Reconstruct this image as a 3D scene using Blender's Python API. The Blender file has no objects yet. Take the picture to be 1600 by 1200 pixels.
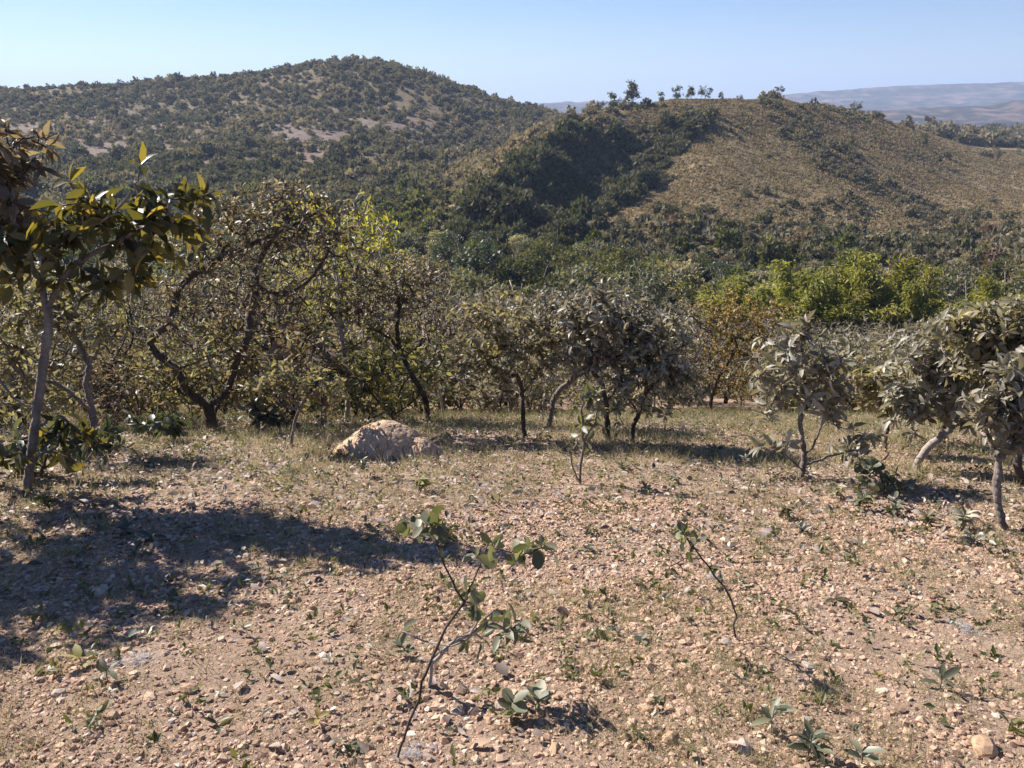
import bpy, math, random
import numpy as np

# ------------------------------------------------------------------ camera
F = 1230.0                                   # focal length in pixels of a 1600 px wide frame
PITCH = math.radians(19.3)
CZ = 1.6
SP, CP = math.sin(PITCH), math.cos(PITCH)
sc = bpy.context.scene
COL = sc.collection
cam_d = bpy.data.cameras.new('camera')
cam_d.sensor_width = 36.0
cam_d.lens = 36.0 * F / 1600.0
cam_d.clip_start = 0.05
cam_d.clip_end = 60000.0
cam = bpy.data.objects.new('camera', cam_d)
cam.location = (0, 0, CZ)
cam.rotation_euler = (math.pi / 2 - PITCH, 0, 0)
COL.objects.link(cam)
sc.camera = cam

# ------------------------------------------------------------------ sky and sun
SUN_EL = math.radians(36.0)
SUN_AZ = math.radians(-53.0)                 # from +Y towards +X (negative: to the left)
world = bpy.data.worlds.new('World')
sc.world = world
world.use_nodes = True
wn = world.node_tree
wn.nodes.clear()
sky = wn.nodes.new('ShaderNodeTexSky')
sky.sky_type = 'NISHITA'
sky.sun_disc = False
sky.sun_elevation = SUN_EL
sky.sun_rotation = SUN_AZ
sky.altitude = 900
sky.air_density = 1.0
sky.dust_density = 0.0
sky.ozone_density = 3.0
bg = wn.nodes.new('ShaderNodeBackground')
bg.inputs['Strength'].default_value = 0.05
wo = wn.nodes.new('ShaderNodeOutputWorld')
skc = wn.nodes.new('ShaderNodeHueSaturation')
skc.inputs['Saturation'].default_value = 1.28
skc.inputs['Hue'].default_value = 0.512
wn.links.new(sky.outputs[0], skc.inputs['Color'])
wn.links.new(skc.outputs[0], bg.inputs['Color'])
wn.links.new(bg.outputs[0], wo.inputs['Surface'])
sl = bpy.data.lights.new('sun', 'SUN')
sl.energy = 5.0
sl.angle = math.radians(0.5)
sl.color = (1.0, 0.93, 0.87)
sun = bpy.data.objects.new('sun', sl)
sdir = np.array([math.sin(SUN_AZ) * math.cos(SUN_EL), math.cos(SUN_AZ) * math.cos(SUN_EL), math.sin(SUN_EL)])
from mathutils import Vector, Matrix
sun.rotation_euler = Vector(sdir).to_track_quat('Z', 'Y').to_euler()
sun.location = (0, 0, 50)
COL.objects.link(sun)
sc.view_settings.view_transform = 'Standard'
sc.view_settings.look = 'None'
sc.view_settings.gamma = 1.0
sc.view_settings.exposure = 1.28
sc.cycles.max_bounces = 6
sc.cycles.transparent_max_bounces = 4
sc.cycles.volume_bounces = 0
sc.cycles.caustics_reflective = False
sc.cycles.caustics_refractive = False

# ------------------------------------------------------------------ small maths
RNG = np.random.default_rng(7)
_perm = np.random.default_rng(3).random((256, 256))


def vnoise(x, y):
    xi = np.floor(x).astype(np.int64); yi = np.floor(y).astype(np.int64)
    fx = x - xi; fy = y - yi
    fx = fx * fx * (3 - 2 * fx); fy = fy * fy * (3 - 2 * fy)
    a = _perm[xi & 255, yi & 255]; b = _perm[(xi + 1) & 255, yi & 255]
    c = _perm[xi & 255, (yi + 1) & 255]; d = _perm[(xi + 1) & 255, (yi + 1) & 255]
    return (a * (1 - fx) + b * fx) * (1 - fy) + (c * (1 - fx) + d * fx) * fy


def fbm(x, y, o=4, ox=0.0):
    x = np.asarray(x, float) + 17.3 + ox; y = np.asarray(y, float) + 91.7 - ox
    s = 0; a = 0.5; t = 0
    for i in range(o):
        s = s + a * (vnoise(x, y) - 0.5); t += a
        x, y = (x * 0.8 - y * 0.6) * 2.03, (x * 0.6 + y * 0.8) * 2.03; a *= 0.5
    return s / t * 2            # about -1..1


def smooth(a, b, x):
    t = np.clip((np.asarray(x, float) - a) / (b - a), 0, 1)
    return t * t * (3 - 2 * t)


def ray(px, row):
    a = (px - 800.0) / F; b = (600.0 - row) / F
    return np.array([a, b * SP + CP, b * CP - SP])


def at(px, row, y):
    d = ray(px, row)
    return np.array([0, 0, CZ]) + d * (y / d[1])


def proj(x, y, z):
    dz = z - CZ
    dep = np.maximum(y * CP - dz * SP, 1e-3)
    return 800 + F * x / dep, 600 - F * (y * SP + dz * CP) / dep


def norm(v):
    return v / np.maximum(np.linalg.norm(v, axis=-1, keepdims=True), 1e-9)


# ------------------------------------------------------------------ terrain height
def rz(row, y):
    return at(800, row, y)[2]


near = [(0, 0.0), (2, -0.336), (4, -0.744), (6, -1.224), (9, -2.08), (14, -3.9), (22, -6.6), (45, -14.0), (85, -21.5)]
far = [(1100, -45), (1500, -60), (2000, -60), (2700, -55), (3600, -55), (6000, -50), (14000, -50)]


def mk(mid, f=None):
    pts = list(near)
    for y, k, v in mid:
        pts.append((y, rz(v, y) if k == 'r' else v))
    return pts + (f or far)


def hillB(c, extra=None):
    cz = rz(c, 470)
    return mk([(150, 'z', -21), (215, 'z', -18.5), (300, 'r', 232), (380, 'r', 175 if c < 125 else 185), (470, 'z', cz), (600, 'z', cz - 22), (850, 'z', -35)])


def farR(hill_row, plat_row, base_row=158):
    return [(1000, -42), (1400, -60), (2050, rz(hill_row, 2050)), (2500, -38), (3500, rz(base_row, 3500)), (3850, rz(plat_row + 10, 3850)), (3930, rz(plat_row, 3930)), (4050, rz(plat_row, 4050)), (14000, rz(plat_row, 4050) + 20)]


cols = {
    -500: hillB(150), -250: hillB(142), 0: hillB(138), 110: hillB(143), 200: hillB(138), 300: hillB(128), 400: hillB(117), 480: hillB(105), 525: hillB(97),
    600: hillB(104),
    680: mk([(150, 'z', -19.5), (200, 'z', -18), (250, 'z', -18.5), (330, 'r', 235), (470, 'r', 128), (600, 'z', -8), (850, 'z', -35)]),
    760: mk([(130, 'z', -20), (165, 'r', 318), (200, 'r', 270), (255, 'z', -16), (330, 'z', -16), (470, 'r', 160), (600, 'z', -12), (850, 'z', -35)]),
    820: mk([(130, 'z', -20), (165, 'r', 310), (220, 'r', 222), (280, 'z', -13), (350, 'z', -10), (470, 'r', 174), (600, 'z', -14), (850, 'z', -35)], farR(186, 171)),
    900: mk([(128, 'z', -19.5), (160, 'r', 330), (195, 'r', 270), (245, 'r', 182), (320, 'z', -10), (470, 'z', -9), (600, 'z', -18), (850, 'z', -35)], farR(184, 170)),
    960: mk([(125, 'z', -19.5), (158, 'r', 335), (198, 'r', 278), (250, 'r', 172), (320, 'z', -8), (470, 'z', -12), (600, 'z', -18), (850, 'z', -35)], farR(190, 172)),
    1040: mk([(125, 'z', -19.5), (158, 'r', 330), (200, 'r', 265), (255, 'r', 163), (330, 'z', -6), (470, 'z', -14), (600, 'z', -18), (850, 'z', -35)], farR(185, 166)),
    1120: mk([(125, 'z', -19.5), (155, 'r', 335), (195, 'r', 262), (230, 'r', 205), (262, 'r', 157), (340, 'z', -5), (480, 'z', -15), (600, 'z', -18), (850, 'z', -35)], farR(180, 160)),
    1200: mk([(122, 'z', -19.5), (150, 'r', 352), (190, 'r', 290), (235, 'r', 215), (285, 'r', 163), (350, 'z', -5), (480, 'z', -16), (600, 'z', -18), (850, 'z', -35)], farR(178, 151)),
    1300: mk([(120, 'z', -19.5), (150, 'r', 365), (190, 'r', 300), (240, 'r', 232), (310, 'r', 171), (370, 'z', -4), (480, 'z', -16), (600, 'z', -20), (850, 'z', -35)], farR(172, 141)),
    1400: mk([(120, 'z', -19), (150, 'r', 375), (190, 'r', 318), (240, 'r', 262), (330, 'r', 196), (400, 'z', -9), (500, 'z', -17), (600, 'z', -17), (850, 'z', -35)], farR(170, 134)),
    1500: mk([(120, 'z', -19), (155, 'r', 378), (195, 'r', 330), (250, 'r', 282), (335, 'r', 235), (420, 'r', 219), (520, 'r', 210), (640, 'r', 205), (850, 'z', -35)], farR(164, 130, 156)),
    1600: mk([(120, 'z', -19), (160, 'r', 372), (200, 'r', 330), (260, 'r', 290), (340, 'r', 252), (430, 'r', 228), (520, 'r', 215), (640, 'r', 208), (850, 'z', -35)], farR(155, 127, 155)),
    1750: mk([(120, 'z', -18), (160, 'r', 360), (200, 'r', 320), (260, 'r', 275), (340, 'r', 245), (430, 'r', 225), (520, 'r', 212), (640, 'r', 205), (850, 'z', -35)], farR(150, 124, 152)),
    2100: mk([(120, 'z', -18), (160, 'r', 350), (200, 'r', 310), (260, 'r', 265), (340, 'r', 240), (430, 'r', 222), (520, 'r', 210), (640, 'r', 205), (850, 'z', -35)], farR(150, 124, 152)),
}


def pchip(x, y, q):
    x = np.array(x, float); y = np.array(y, float)
    h = np.diff(x); dl = np.diff(y) / h
    m = np.zeros(len(x))
    m[0] = dl[0]; m[-1] = 0
    for i in range(1, len(x) - 1):
        if dl[i - 1] * dl[i] > 0:
            w1 = 2 * h[i] + h[i - 1]; w2 = h[i] + 2 * h[i - 1]
            m[i] = (w1 + w2) / (w1 / dl[i - 1] + w2 / dl[i])
    k = np.clip(np.searchsorted(x, q) - 1, 0, len(h) - 1)
    t = (q - x[k]) / h[k]; t = np.clip(t, 0, 1)
    return ((2 * t**3 - 3 * t**2 + 1) * y[k] + (t**3 - 2 * t**2 + t) * h[k] * m[k]
            + (-2 * t**3 + 3 * t**2) * y[k + 1] + (t**3 - t**2) * h[k] * m[k + 1])


SO = 5.0
NS, NU = 900, 420
S_ = np.linspace(math.log(SO), math.log(SO + 14000), NS)
YQ = np.exp(S_) - SO
cpx = np.array(sorted(cols)); cu = (cpx - 800) / F / 1.05
prof = np.array([pchip([math.log(p[0] + SO) for p in cols[c]], [p[1] for p in cols[c]], S_) for c in cpx])
U_ = np.linspace(cu[0], cu[-1], NU)
TAB = np.array([np.interp(U_, cu, prof[:, j]) for j in range(NS)]).T
ker = np.exp(-0.5 * (np.arange(-9, 10) / 3.5)**2); ker /= ker.sum()
pad = np.vstack([np.repeat(TAB[:1], 9, 0), TAB, np.repeat(TAB[-1:], 9, 0)])
TAB = sum(ker[i] * pad[i:i + NU] for i in range(19))
UMAX = 1.25


def height(x, y, detail=True):
    x = np.asarray(x, float); y = np.asarray(y, float)
    d = np.maximum(np.maximum(y, np.abs(x) / UMAX), 0)
    wu = 0.02 * fbm(x / 90, y / 90, 2, 5.0) * smooth(60, 200, d)      # bends the folds off the view lines
    u = np.clip(x / np.maximum(d, 1e-4) + wu, U_[0], U_[-1])
    s = np.log(d + SO)
    fi = np.clip((u - U_[0]) / (U_[-1] - U_[0]) * (NU - 1), 0, NU - 1.001)
    fj = np.clip((s - S_[0]) / (S_[-1] - S_[0]) * (NS - 1), 0, NS - 1.001)
    i = fi.astype(int); j = fj.astype(int); a = fi - i; b = fj - j
    z = (TAB[i, j] * (1 - a) * (1 - b) + TAB[i + 1, j] * a * (1 - b) + TAB[i, j + 1] * (1 - a) * b + TAB[i + 1, j + 1] * a * b)
    z = z - np.minimum(y, 0) * 0.04
    gc = (60 + (d - 150) * 1.75) / F / 1.05                          # the ravine of the middle hill
    z = z - 6.0 * np.exp(-((u - gc) / .046)**2) * smooth(135, 172, d) * (1 - smooth(212, 250, d))
    z = z + 1.5 * np.exp(-((u - gc + .085) / .045)**2) * smooth(150, 180, d) * (1 - smooth(222, 250, d))
    z = z + 0.05 * fbm(x * 0.55, y * 0.55, 3)
    z = z + smooth(70, 200, d) * (1 - smooth(900, 1500, d)) * (2.3 * fbm(x / 38, y / 38, 4, 2.0) + 1.2 * (0.4 - np.abs(fbm(x / 22, y / 60, 3, 9.0))))
    z = z + smooth(1200, 1900, d) * (26 * (0.35 - np.abs(fbm(x / 200, y / 300, 5, 4.0))) - 9) * (1 - .75 * smooth(3950, 4100, d))
    if detail:
        z = z + 0.016 * fbm(x * 3.1, y * 3.1, 3, 8.0) * (1 - smooth(25, 60, d))
    return z


def hz(x, y):
    return float(height(np.array([x]), np.array([y]))[0])


def hit(px, row):
    d = ray(px, row)
    t = np.exp(np.linspace(math.log(1.0), math.log(3000), 4000))
    x = d[0] * t; y = d[1] * t; z = CZ + d[2] * t
    k = np.nonzero(z < height(x, y))[0]
    k = k[0] if len(k) else len(t) - 1
    return np.array([x[k], y[k], hz(x[k], y[k])])


# ------------------------------------------------------------------ object and mesh helpers
def tag(o, label=None, cat=None, group=None, kind=None):
    if label: o['label'] = label
    if cat: o['category'] = cat
    if group: o['group'] = group
    if kind: o['kind'] = kind
    return o


def empty(name, loc, label, cat, group=None):
    o = bpy.data.objects.new(name, None)
    o.empty_display_size = 0.1
    o.location = tuple(float(c) for c in loc)
    COL.objects.link(o)
    return tag(o, label, cat, group)


def raw_mesh(name, verts, loops, starts, tint=None, smooth_sh=False, extra=None):
    me = bpy.data.meshes.new(name)
    me.vertices.add(len(verts)); me.vertices.foreach_set('co', np.ascontiguousarray(verts, dtype=np.float32).ravel())
    me.loops.add(len(loops)); me.loops.foreach_set('vertex_index', np.ascontiguousarray(loops, dtype=np.int32))
    me.polygons.add(len(starts)); me.polygons.foreach_set('loop_start', np.ascontiguousarray(starts, dtype=np.int32))
    me.polygons.foreach_set('use_smooth', np.full(len(starts), bool(smooth_sh)))
    me.update(calc_edges=True)
    if tint is not None:
        at_ = me.attributes.new('tint', 'FLOAT', 'POINT')
        at_.data.foreach_set('value', np.ascontiguousarray(tint, dtype=np.float32))
    for k, v in (extra or {}).items():
        at_ = me.attributes.new(k, 'FLOAT', 'POINT')
        at_.data.foreach_set('value', np.ascontiguousarray(v, dtype=np.float32))
    return me


def add(name, me, mat, parent=None, loc=None):
    o = bpy.data.objects.new(name, me)
    if mat is not None and len(me.materials) == 0:
        me.materials.append(mat)
    COL.objects.link(o)
    if parent is not None: o.parent = parent
    if loc is not None: o.location = tuple(float(c) for c in loc)
    return o


def tile(tv, faces, basis, pos, tint):
    """tv (V,3) template; basis (N,3,3) rows = scaled axes; pos (N,3)."""
    N = len(pos); V = len(tv)
    v = np.einsum('vk,nkj->nvj', tv, basis) + pos[:, None, :]
    fl = np.concatenate([np.array(f) for f in faces]); fs = np.cumsum([0] + [len(f) for f in faces])[:-1]
    loops = (np.arange(N)[:, None] * V + fl[None, :]).ravel()
    starts = (np.arange(N)[:, None] * len(fl) + fs[None, :]).ravel()
    return v.reshape(-1, 3), loops, starts, np.repeat(tint, V)


def merge(parts):
    vs, ls, ss, ts = [], [], [], []
    nv = nl = 0
    for v, l, s, t in parts:
        vs.append(v); ls.append(l + nv); ss.append(s + nl); ts.append(t)
        nv += len(v); nl += len(l)
    return np.concatenate(vs), np.concatenate(ls), np.concatenate(ss), np.concatenate(ts)


LEAF_V = np.array([[0, 0, 0], [.3, -.85, .07], [.32, 0, .0], [.3, .85, .07], [.68, -.8, -.01], [.7, 0, -.08], [.68, .8, -.01], [1, 0, -.2]])
LEAF_F = [(0, 2, 1), (0, 3, 2), (1, 2, 5, 4), (2, 3, 6, 5), (4, 5, 7), (5, 6, 7)]
LEAF2_V = np.array([[0, 0, 0], [.5, -1, .06], [.5, 1, .06], [1, 0, -.1]])
LEAF2_F = [(0, 2, 3, 1)]
ROUND_V = np.array([[0, 0, 0], [.2, -.75, .05], [.25, 0, 0], [.2, .75, .05], [.6, -1, .05], [.6, 0, -.03], [.6, 1, .05], [.92, -.5, 0], [.92, .5, 0], [1, 0, -.06]])
ROUND_F = [(0, 2, 1), (0, 3, 2), (1, 2, 5, 4), (2, 3, 6, 5), (4, 5, 9, 7), (5, 6, 8, 9)]


def leaf_parts(pos, ax, up, L, W, tint, kind='leaf'):
    ax = norm(ax); side = norm(np.cross(up, ax)); n = np.cross(ax, side)
    basis = np.stack([ax * L[:, None], side * W[:, None], n * L[:, None]], axis=1)
    tv, tf = {'leaf': (LEAF_V, LEAF_F), 'simple': (LEAF2_V, LEAF2_F), 'round': (ROUND_V, ROUND_F)}[kind]
    return tile(tv, tf, basis, pos, tint)


# ------------------------------------------------------------------ materials
def new_mat(name):
    m = bpy.data.materials.new(name); m.use_nodes = True
    nt = m.node_tree; nt.nodes.clear()
    return m, nt, nt.nodes, nt.links


def leaf_mat(name, c1, c2, c3, trans=0.4, rough=0.45, spec=0.4, trans_col=None, rnd=0.25):
    """c1..c3: colours over the per-leaf tint; translucent share trans"""
    m, nt, N, Lk = new_mat(name)
    a = N.new('ShaderNodeAttribute'); a.attribute_name = 'tint'
    oi = N.new('ShaderNodeObjectInfo')
    cr = N.new('ShaderNodeValToRGB')
    cr.color_ramp.elements[0].color = (*c1, 1); cr.color_ramp.elements[1].color = (*c3, 1)
    cr.color_ramp.elements[0].position = 0.1; cr.color_ramp.elements[1].position = 0.95
    e = cr.color_ramp.elements.new(0.55); e.color = (*c2, 1)
    Lk.new(a.outputs['Fac'], cr.inputs[0])
    hsv = N.new('ShaderNodeHueSaturation')
    mr = N.new('ShaderNodeMapRange'); mr.inputs['To Min'].default_value = 1 - rnd; mr.inputs['To Max'].default_value = 1 + rnd
    Lk.new(oi.outputs['Random'], mr.inputs['Value']); Lk.new(mr.outputs[0], hsv.inputs['Value'])
    mh = N.new('ShaderNodeMath'); mh.operation = 'MULTIPLY'; mh.inputs[1].default_value = 7.13
    fr = N.new('ShaderNodeMath'); fr.operation = 'FRACT'
    Lk.new(oi.outputs['Random'], mh.inputs[0]); Lk.new(mh.outputs[0], fr.inputs[0])
    mr2 = N.new('ShaderNodeMapRange'); mr2.inputs['To Min'].default_value = 0.5 - 0.07 * rnd; mr2.inputs['To Max'].default_value = 0.5 + 0.09 * rnd
    Lk.new(fr.outputs[0], mr2.inputs['Value']); Lk.new(mr2.outputs[0], hsv.inputs['Hue'])
    Lk.new(cr.outputs[0], hsv.inputs['Color'])
    p = N.new('ShaderNodeBsdfPrincipled'); p.inputs['Roughness'].default_value = rough
    p.inputs['Specular IOR Level'].default_value = spec
    Lk.new(hsv.outputs[0], p.inputs['Base Color'])
    t = N.new('ShaderNodeBsdfTranslucent')
    mx = N.new('ShaderNodeMix'); mx.data_type = 'RGBA'; mx.blend_type = 'MULTIPLY'; mx.inputs[0].default_value = 1
    tc = trans_col or (1.3, 1.4, 0.55)
    mx.inputs[7].default_value = (*tc, 1)
    Lk.new(hsv.outputs[0], mx.inputs[6]); Lk.new(mx.outputs[2], t.inputs['Color'])
    ms = N.new('ShaderNodeMixShader'); ms.inputs[0].default_value = trans
    o = N.new('ShaderNodeOutputMaterial')
    Lk.new(p.outputs[0], ms.inputs[1]); Lk.new(t.outputs[0], ms.inputs[2]); Lk.new(ms.outputs[0], o.inputs['Surface'])
    return m


def rough_mat(name, c1, c2, scale=8.0, rough=0.9, bump=0.4, bscale=None, bdist=0.02, stretch=(1, 1, 1), c3=None):
    m, nt, N, Lk = new_mat(name)
    tc = N.new('ShaderNodeTexCoord'); mp = N.new('ShaderNodeMapping'); mp.inputs['Scale'].default_value = stretch
    Lk.new(tc.outputs['Object'], mp.inputs['Vector'])
    nz = N.new('ShaderNodeTexNoise'); nz.inputs['Scale'].default_value = scale; nz.inputs['Detail'].default_value = 6; nz.inputs['Roughness'].default_value = 0.65
    Lk.new(mp.outputs[0], nz.inputs['Vector'])
    cr = N.new('ShaderNodeValToRGB'); cr.color_ramp.elements[0].position = 0.32; cr.color_ramp.elements[1].position = 0.68
    cr.color_ramp.elements[0].color = (*c1, 1); cr.color_ramp.elements[1].color = (*c2, 1)
    if c3:
        e = cr.color_ramp.elements.new(0.5); e.color = (*c3, 1)
    Lk.new(nz.outputs['Fac'], cr.inputs[0])
    n2 = N.new('ShaderNodeTexNoise'); n2.inputs['Scale'].default_value = bscale or scale * 3; n2.inputs['Detail'].default_value = 8; n2.inputs['Roughness'].default_value = 0.7
    Lk.new(mp.outputs[0], n2.inputs['Vector'])
    bp = N.new('ShaderNodeBump'); bp.inputs['Strength'].default_value = bump; bp.inputs['Distance'].default_value = bdist
    Lk.new(n2.outputs['Fac'], bp.inputs['Height'])
    p = N.new('ShaderNodeBsdfPrincipled'); p.inputs['Roughness'].default_value = rough; p.inputs['Specular IOR Level'].default_value = 0.2
    Lk.new(cr.outputs[0], p.inputs['Base Color']); Lk.new(bp.outputs[0], p.inputs['Normal'])
    o = N.new('ShaderNodeOutputMaterial'); Lk.new(p.outputs[0], o.inputs['Surface'])
    return m


def tint_mat(name, stops, rough=0.9, spec=0.15, trans=0.0, nscale=0.0):
    """colour picked by the per-piece tint"""
    m, nt, N, Lk = new_mat(name)
    a = N.new('ShaderNodeAttribute'); a.attribute_name = 'tint'
    cr = N.new('ShaderNodeValToRGB')
    els = cr.color_ramp.elements
    els[0].position = stops[0][0]; els[0].color = (*stops[0][1], 1)
    els[1].position = stops[-1][0]; els[1].color = (*stops[-1][1], 1)
    for p_, c_ in stops[1:-1]:
        e = els.new(p_); e.color = (*c_, 1)
    Lk.new(a.outputs['Fac'], cr.inputs[0])
    out = cr.outputs[0]
    p = N.new('ShaderNodeBsdfPrincipled'); p.inputs['Roughness'].default_value = rough; p.inputs['Specular IOR Level'].default_value = spec
    if nscale:
        tc = N.new('ShaderNodeTexCoord')
        nz = N.new('ShaderNodeTexNoise'); nz.inputs['Scale'].default_value = nscale; nz.inputs['Detail'].default_value = 5
        Lk.new(tc.outputs['Object'], nz.inputs['Vector'])
        mr = N.new('ShaderNodeMapRange'); mr.inputs['From Min'].default_value = 0.3; mr.inputs['From Max'].default_value = 0.7
        mr.inputs['To Min'].default_value = 0.72; mr.inputs['To Max'].default_value = 1.2
        Lk.new(nz.outputs['Fac'], mr.inputs['Value'])
        hsv = N.new('ShaderNodeHueSaturation'); Lk.new(mr.outputs[0], hsv.inputs['Value']); Lk.new(out, hsv.inputs['Color'])
        out = hsv.outputs[0]
        bp = N.new('ShaderNodeBump'); bp.inputs['Strength'].default_value = 0.35; bp.inputs['Distance'].default_value = 0.01
        Lk.new(nz.outputs['Fac'], bp.inputs['Height']); Lk.new(bp.outputs[0], p.inputs['Normal'])
    Lk.new(out, p.inputs['Base Color'])
    o = N.new('ShaderNodeOutputMaterial')
    if trans:
        t = N.new('ShaderNodeBsdfTranslucent'); Lk.new(out, t.inputs['Color'])
        ms = N.new('ShaderNodeMixShader'); ms.inputs[0].default_value = trans
        Lk.new(p.outputs[0], ms.inputs[1]); Lk.new(t.outputs[0], ms.inputs[2]); Lk.new(ms.outputs[0], o.inputs['Surface'])
    else:
        Lk.new(p.outputs[0], o.inputs['Surface'])
    return m


BARK_D = rough_mat('bark_dark', (.055, .04, .032), (.15, .115, .09), 14, bump=0.9, bscale=60, bdist=.012, stretch=(1, 1, .35), c3=(.09, .068, .055))
BARK_G = rough_mat('bark_grey', (.12, .095, .08), (.30, .25, .21), 14, bump=0.9, bscale=60, bdist=.012, stretch=(1, 1, .35), c3=(.19, .155, .13))
BARK_P = rough_mat('bark_pale', (.24, .20, .165), (.44, .38, .32), 10, bump=0.7, bscale=50, bdist=.01, stretch=(1, 1, .4))
LM = {
    'big': leaf_mat('leaf_big_green', (.03, .038, .022), (.085, .086, .034), (.26, .22, .075), .42, .42, .45, (1.7, 1.45, .5), .1),
    'grey': leaf_mat('leaf_dusty_sheen_grey', (.15, .138, .10), (.32, .295, .22), (.53, .485, .38), .34, .5, .5, (1.15, 1.05, .7), .15),  # dusty leaves; their backlit sheen is also put into these pale greys
    'olive': leaf_mat('leaf_olive', (.12, .108, .064), (.26, .235, .145), (.43, .385, .26), .42, .55, .4, (1.25, 1.2, .6), .18),
    'brown': leaf_mat('leaf_brown_olive', (.10, .08, .06), (.225, .182, .135), (.41, .35, .265), .38, .52, .5, (1.2, 1.1, .6), .18),
    'lime': leaf_mat('leaf_yellow_green', (.12, .115, .05), (.25, .23, .095), (.40, .36, .17), .42, .55, .3, (1.2, 1.2, .6), .18),
    'bright': leaf_mat('leaf_bright_yellow', (.22, .21, .04), (.38, .35, .07), (.50, .45, .12), .48, .55, .3, (1.15, 1.15, .6), .1),
    'orange': leaf_mat('leaf_orange', (.17, .135, .05), (.33, .26, .10), (.49, .39, .17), .42, .55, .3, (1.25, 1.1, .6), .1),
    'dark': leaf_mat('leaf_dark_green', (.045, .052, .034), (.10, .108, .07), (.22, .21, .145), .28, .45, .5),
    'forest': leaf_mat('leaf_forest_green', (.045, .049, .022), (.11, .11, .045), (.22, .205, .09), .32, .65, .25, None, .3),
    'forest_grey': leaf_mat('leaf_forest_grey', (.07, .066, .046), (.14, .127, .088), (.25, .222, .155), .3, .65, .25, None, .3),
    'gully': leaf_mat('leaf_gully_shade_green', (.035, .038, .024), (.075, .074, .048), (.15, .14, .09), .22, .8, .15, None, .3),  # dark trees; forest green deepened further to stand in for the ravine's shade
    'rust': leaf_mat('leaf_rust', (.11, .078, .05), (.20, .15, .10), (.31, .24, .165), .3, .65, .25, (1.2, 1.1, .7), .2),
    'bamboo': leaf_mat('leaf_bamboo', (.13, .14, .028), (.265, .265, .05), (.43, .40, .095), .4, .6, .25, (1.2, 1.15, .5), .1),
    'sap': leaf_mat('leaf_sapling', (.075, .082, .048), (.155, .16, .095), (.28, .275, .18), .36, .48, .5, (1.35, 1.35, .55), .1),
}

# ------------------------------------------------------------------ the ground sheet
naf = 900
az = np.concatenate([np.linspace(-180, -44, 70)[:-1], np.linspace(-44, 44, naf), np.linspace(44, 180, 70)[1:]])[:-1]
az = np.radians(az)
rr = np.concatenate([np.exp(np.linspace(math.log(0.5), math.log(12), 380))[:-1], np.exp(np.linspace(math.log(12), math.log(13500), 460))])
A, R = np.meshgrid(az, rr, indexing='ij')
GX = np.sin(A) * R; GY = np.cos(A) * R
GZ = height(GX, GY)
na, nr = GX.shape
GD = np.maximum(np.maximum(GY, np.abs(GX) / UMAX), 0)
verts = np.stack([GX, GY, GZ], -1).reshape(-1, 3)
verts = np.vstack([verts, [[0, 0, hz(0, 0)]]])
i0 = np.arange(na)[:, None] * nr; i1 = ((np.arange(na) + 1) % na)[:, None] * nr
j = np.arange(nr - 1)[None, :]
quads = np.stack([i0 + j, i0 + j + 1, i1 + j + 1, i1 + j], -1).reshape(-1, 4)
tris = np.stack([np.full(na, len(verts) - 1), i0[:, 0], i1[:, 0]], -1)
# wound so that normals face up
loops = np.concatenate([quads.ravel(), tris.ravel()])
starts = np.concatenate([np.arange(len(quads)) * 4, len(quads) * 4 + np.arange(len(tris)) * 3])
PXg, ROWg = proj(GX, GY, GZ)
def pinkness(x, y, px, row):
    d = y
    left = smooth(230, 300, d) * (1 - smooth(620, 720, px)) * smooth(160, 200, row) * (1 - smooth(262, 300, row))
    band = smooth(-.05, .35, fbm(x / 26, y / 60, 3, 30.0) + 0.16)
    rgt = smooth(1330, 1420, px) * smooth(215, 260, row) * (1 - smooth(330, 370, row)) * smooth(-.1, .35, fbm(x / 18, y / 30, 3, 33.0)) * smooth(150, 190, d)
    return np.clip(left * band + .8 * rgt, 0, 1)
gPink = pinkness(GX, GY, PXg, ROWg)
gFar = smooth(14, 40, GD)
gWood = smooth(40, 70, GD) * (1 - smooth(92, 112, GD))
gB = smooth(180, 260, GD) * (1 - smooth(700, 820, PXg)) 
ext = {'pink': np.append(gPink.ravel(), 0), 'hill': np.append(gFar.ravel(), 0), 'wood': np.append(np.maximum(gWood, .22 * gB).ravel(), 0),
       'distant': np.append(smooth(700, 1300, GD).ravel(), 0)}
gme = raw_mesh('ground', verts, loops, starts, None, True, ext)

m, nt, N, Lk = new_mat('ground_soil_and_dry_grass')
geo = N.new('ShaderNodeNewGeometry')
def attr(n):
    a = N.new('ShaderNodeAttribute'); a.attribute_name = n; return a.outputs['Fac']
def noise(sc_, det=6, rgh=.6, vec=None):
    n = N.new('ShaderNodeTexNoise'); n.inputs['Scale'].default_value = sc_; n.inputs['Detail'].default_value = det; n.inputs['Roughness'].default_value = rgh
    Lk.new(vec or geo.outputs['Position'], n.inputs['Vector']); return n.outputs['Fac']
def ramp(f, st):
    c = N.new('ShaderNodeValToRGB'); e = c.color_ramp.elements
    e[0].position = st[0][0]; e[0].color = (*st[0][1], 1); e[1].position = st[-1][0]; e[1].color = (*st[-1][1], 1)
    for p_, c_ in st[1:-1]:
        k = e.new(p_); k.color = (*c_, 1)
    Lk.new(f, c.inputs[0]); return c.outputs[0]
def mixc(f, a, b):
    x = N.new('ShaderNodeMix'); x.data_type = 'RGBA'
    if isinstance(f, float): x.inputs[0].default_value = f
    else: Lk.new(f, x.inputs[0])
    Lk.new(a, x.inputs[6]); Lk.new(b, x.inputs[7]); return x.outputs[2]
def mth(op, a, b):
    x = N.new('ShaderNodeMath'); x.operation = op
    for k, v in enumerate((a, b)):
        if isinstance(v, (int, float)): x.inputs[k].default_value = v
        else: Lk.new(v, x.inputs[k])
    return x.outputs[0]
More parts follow.
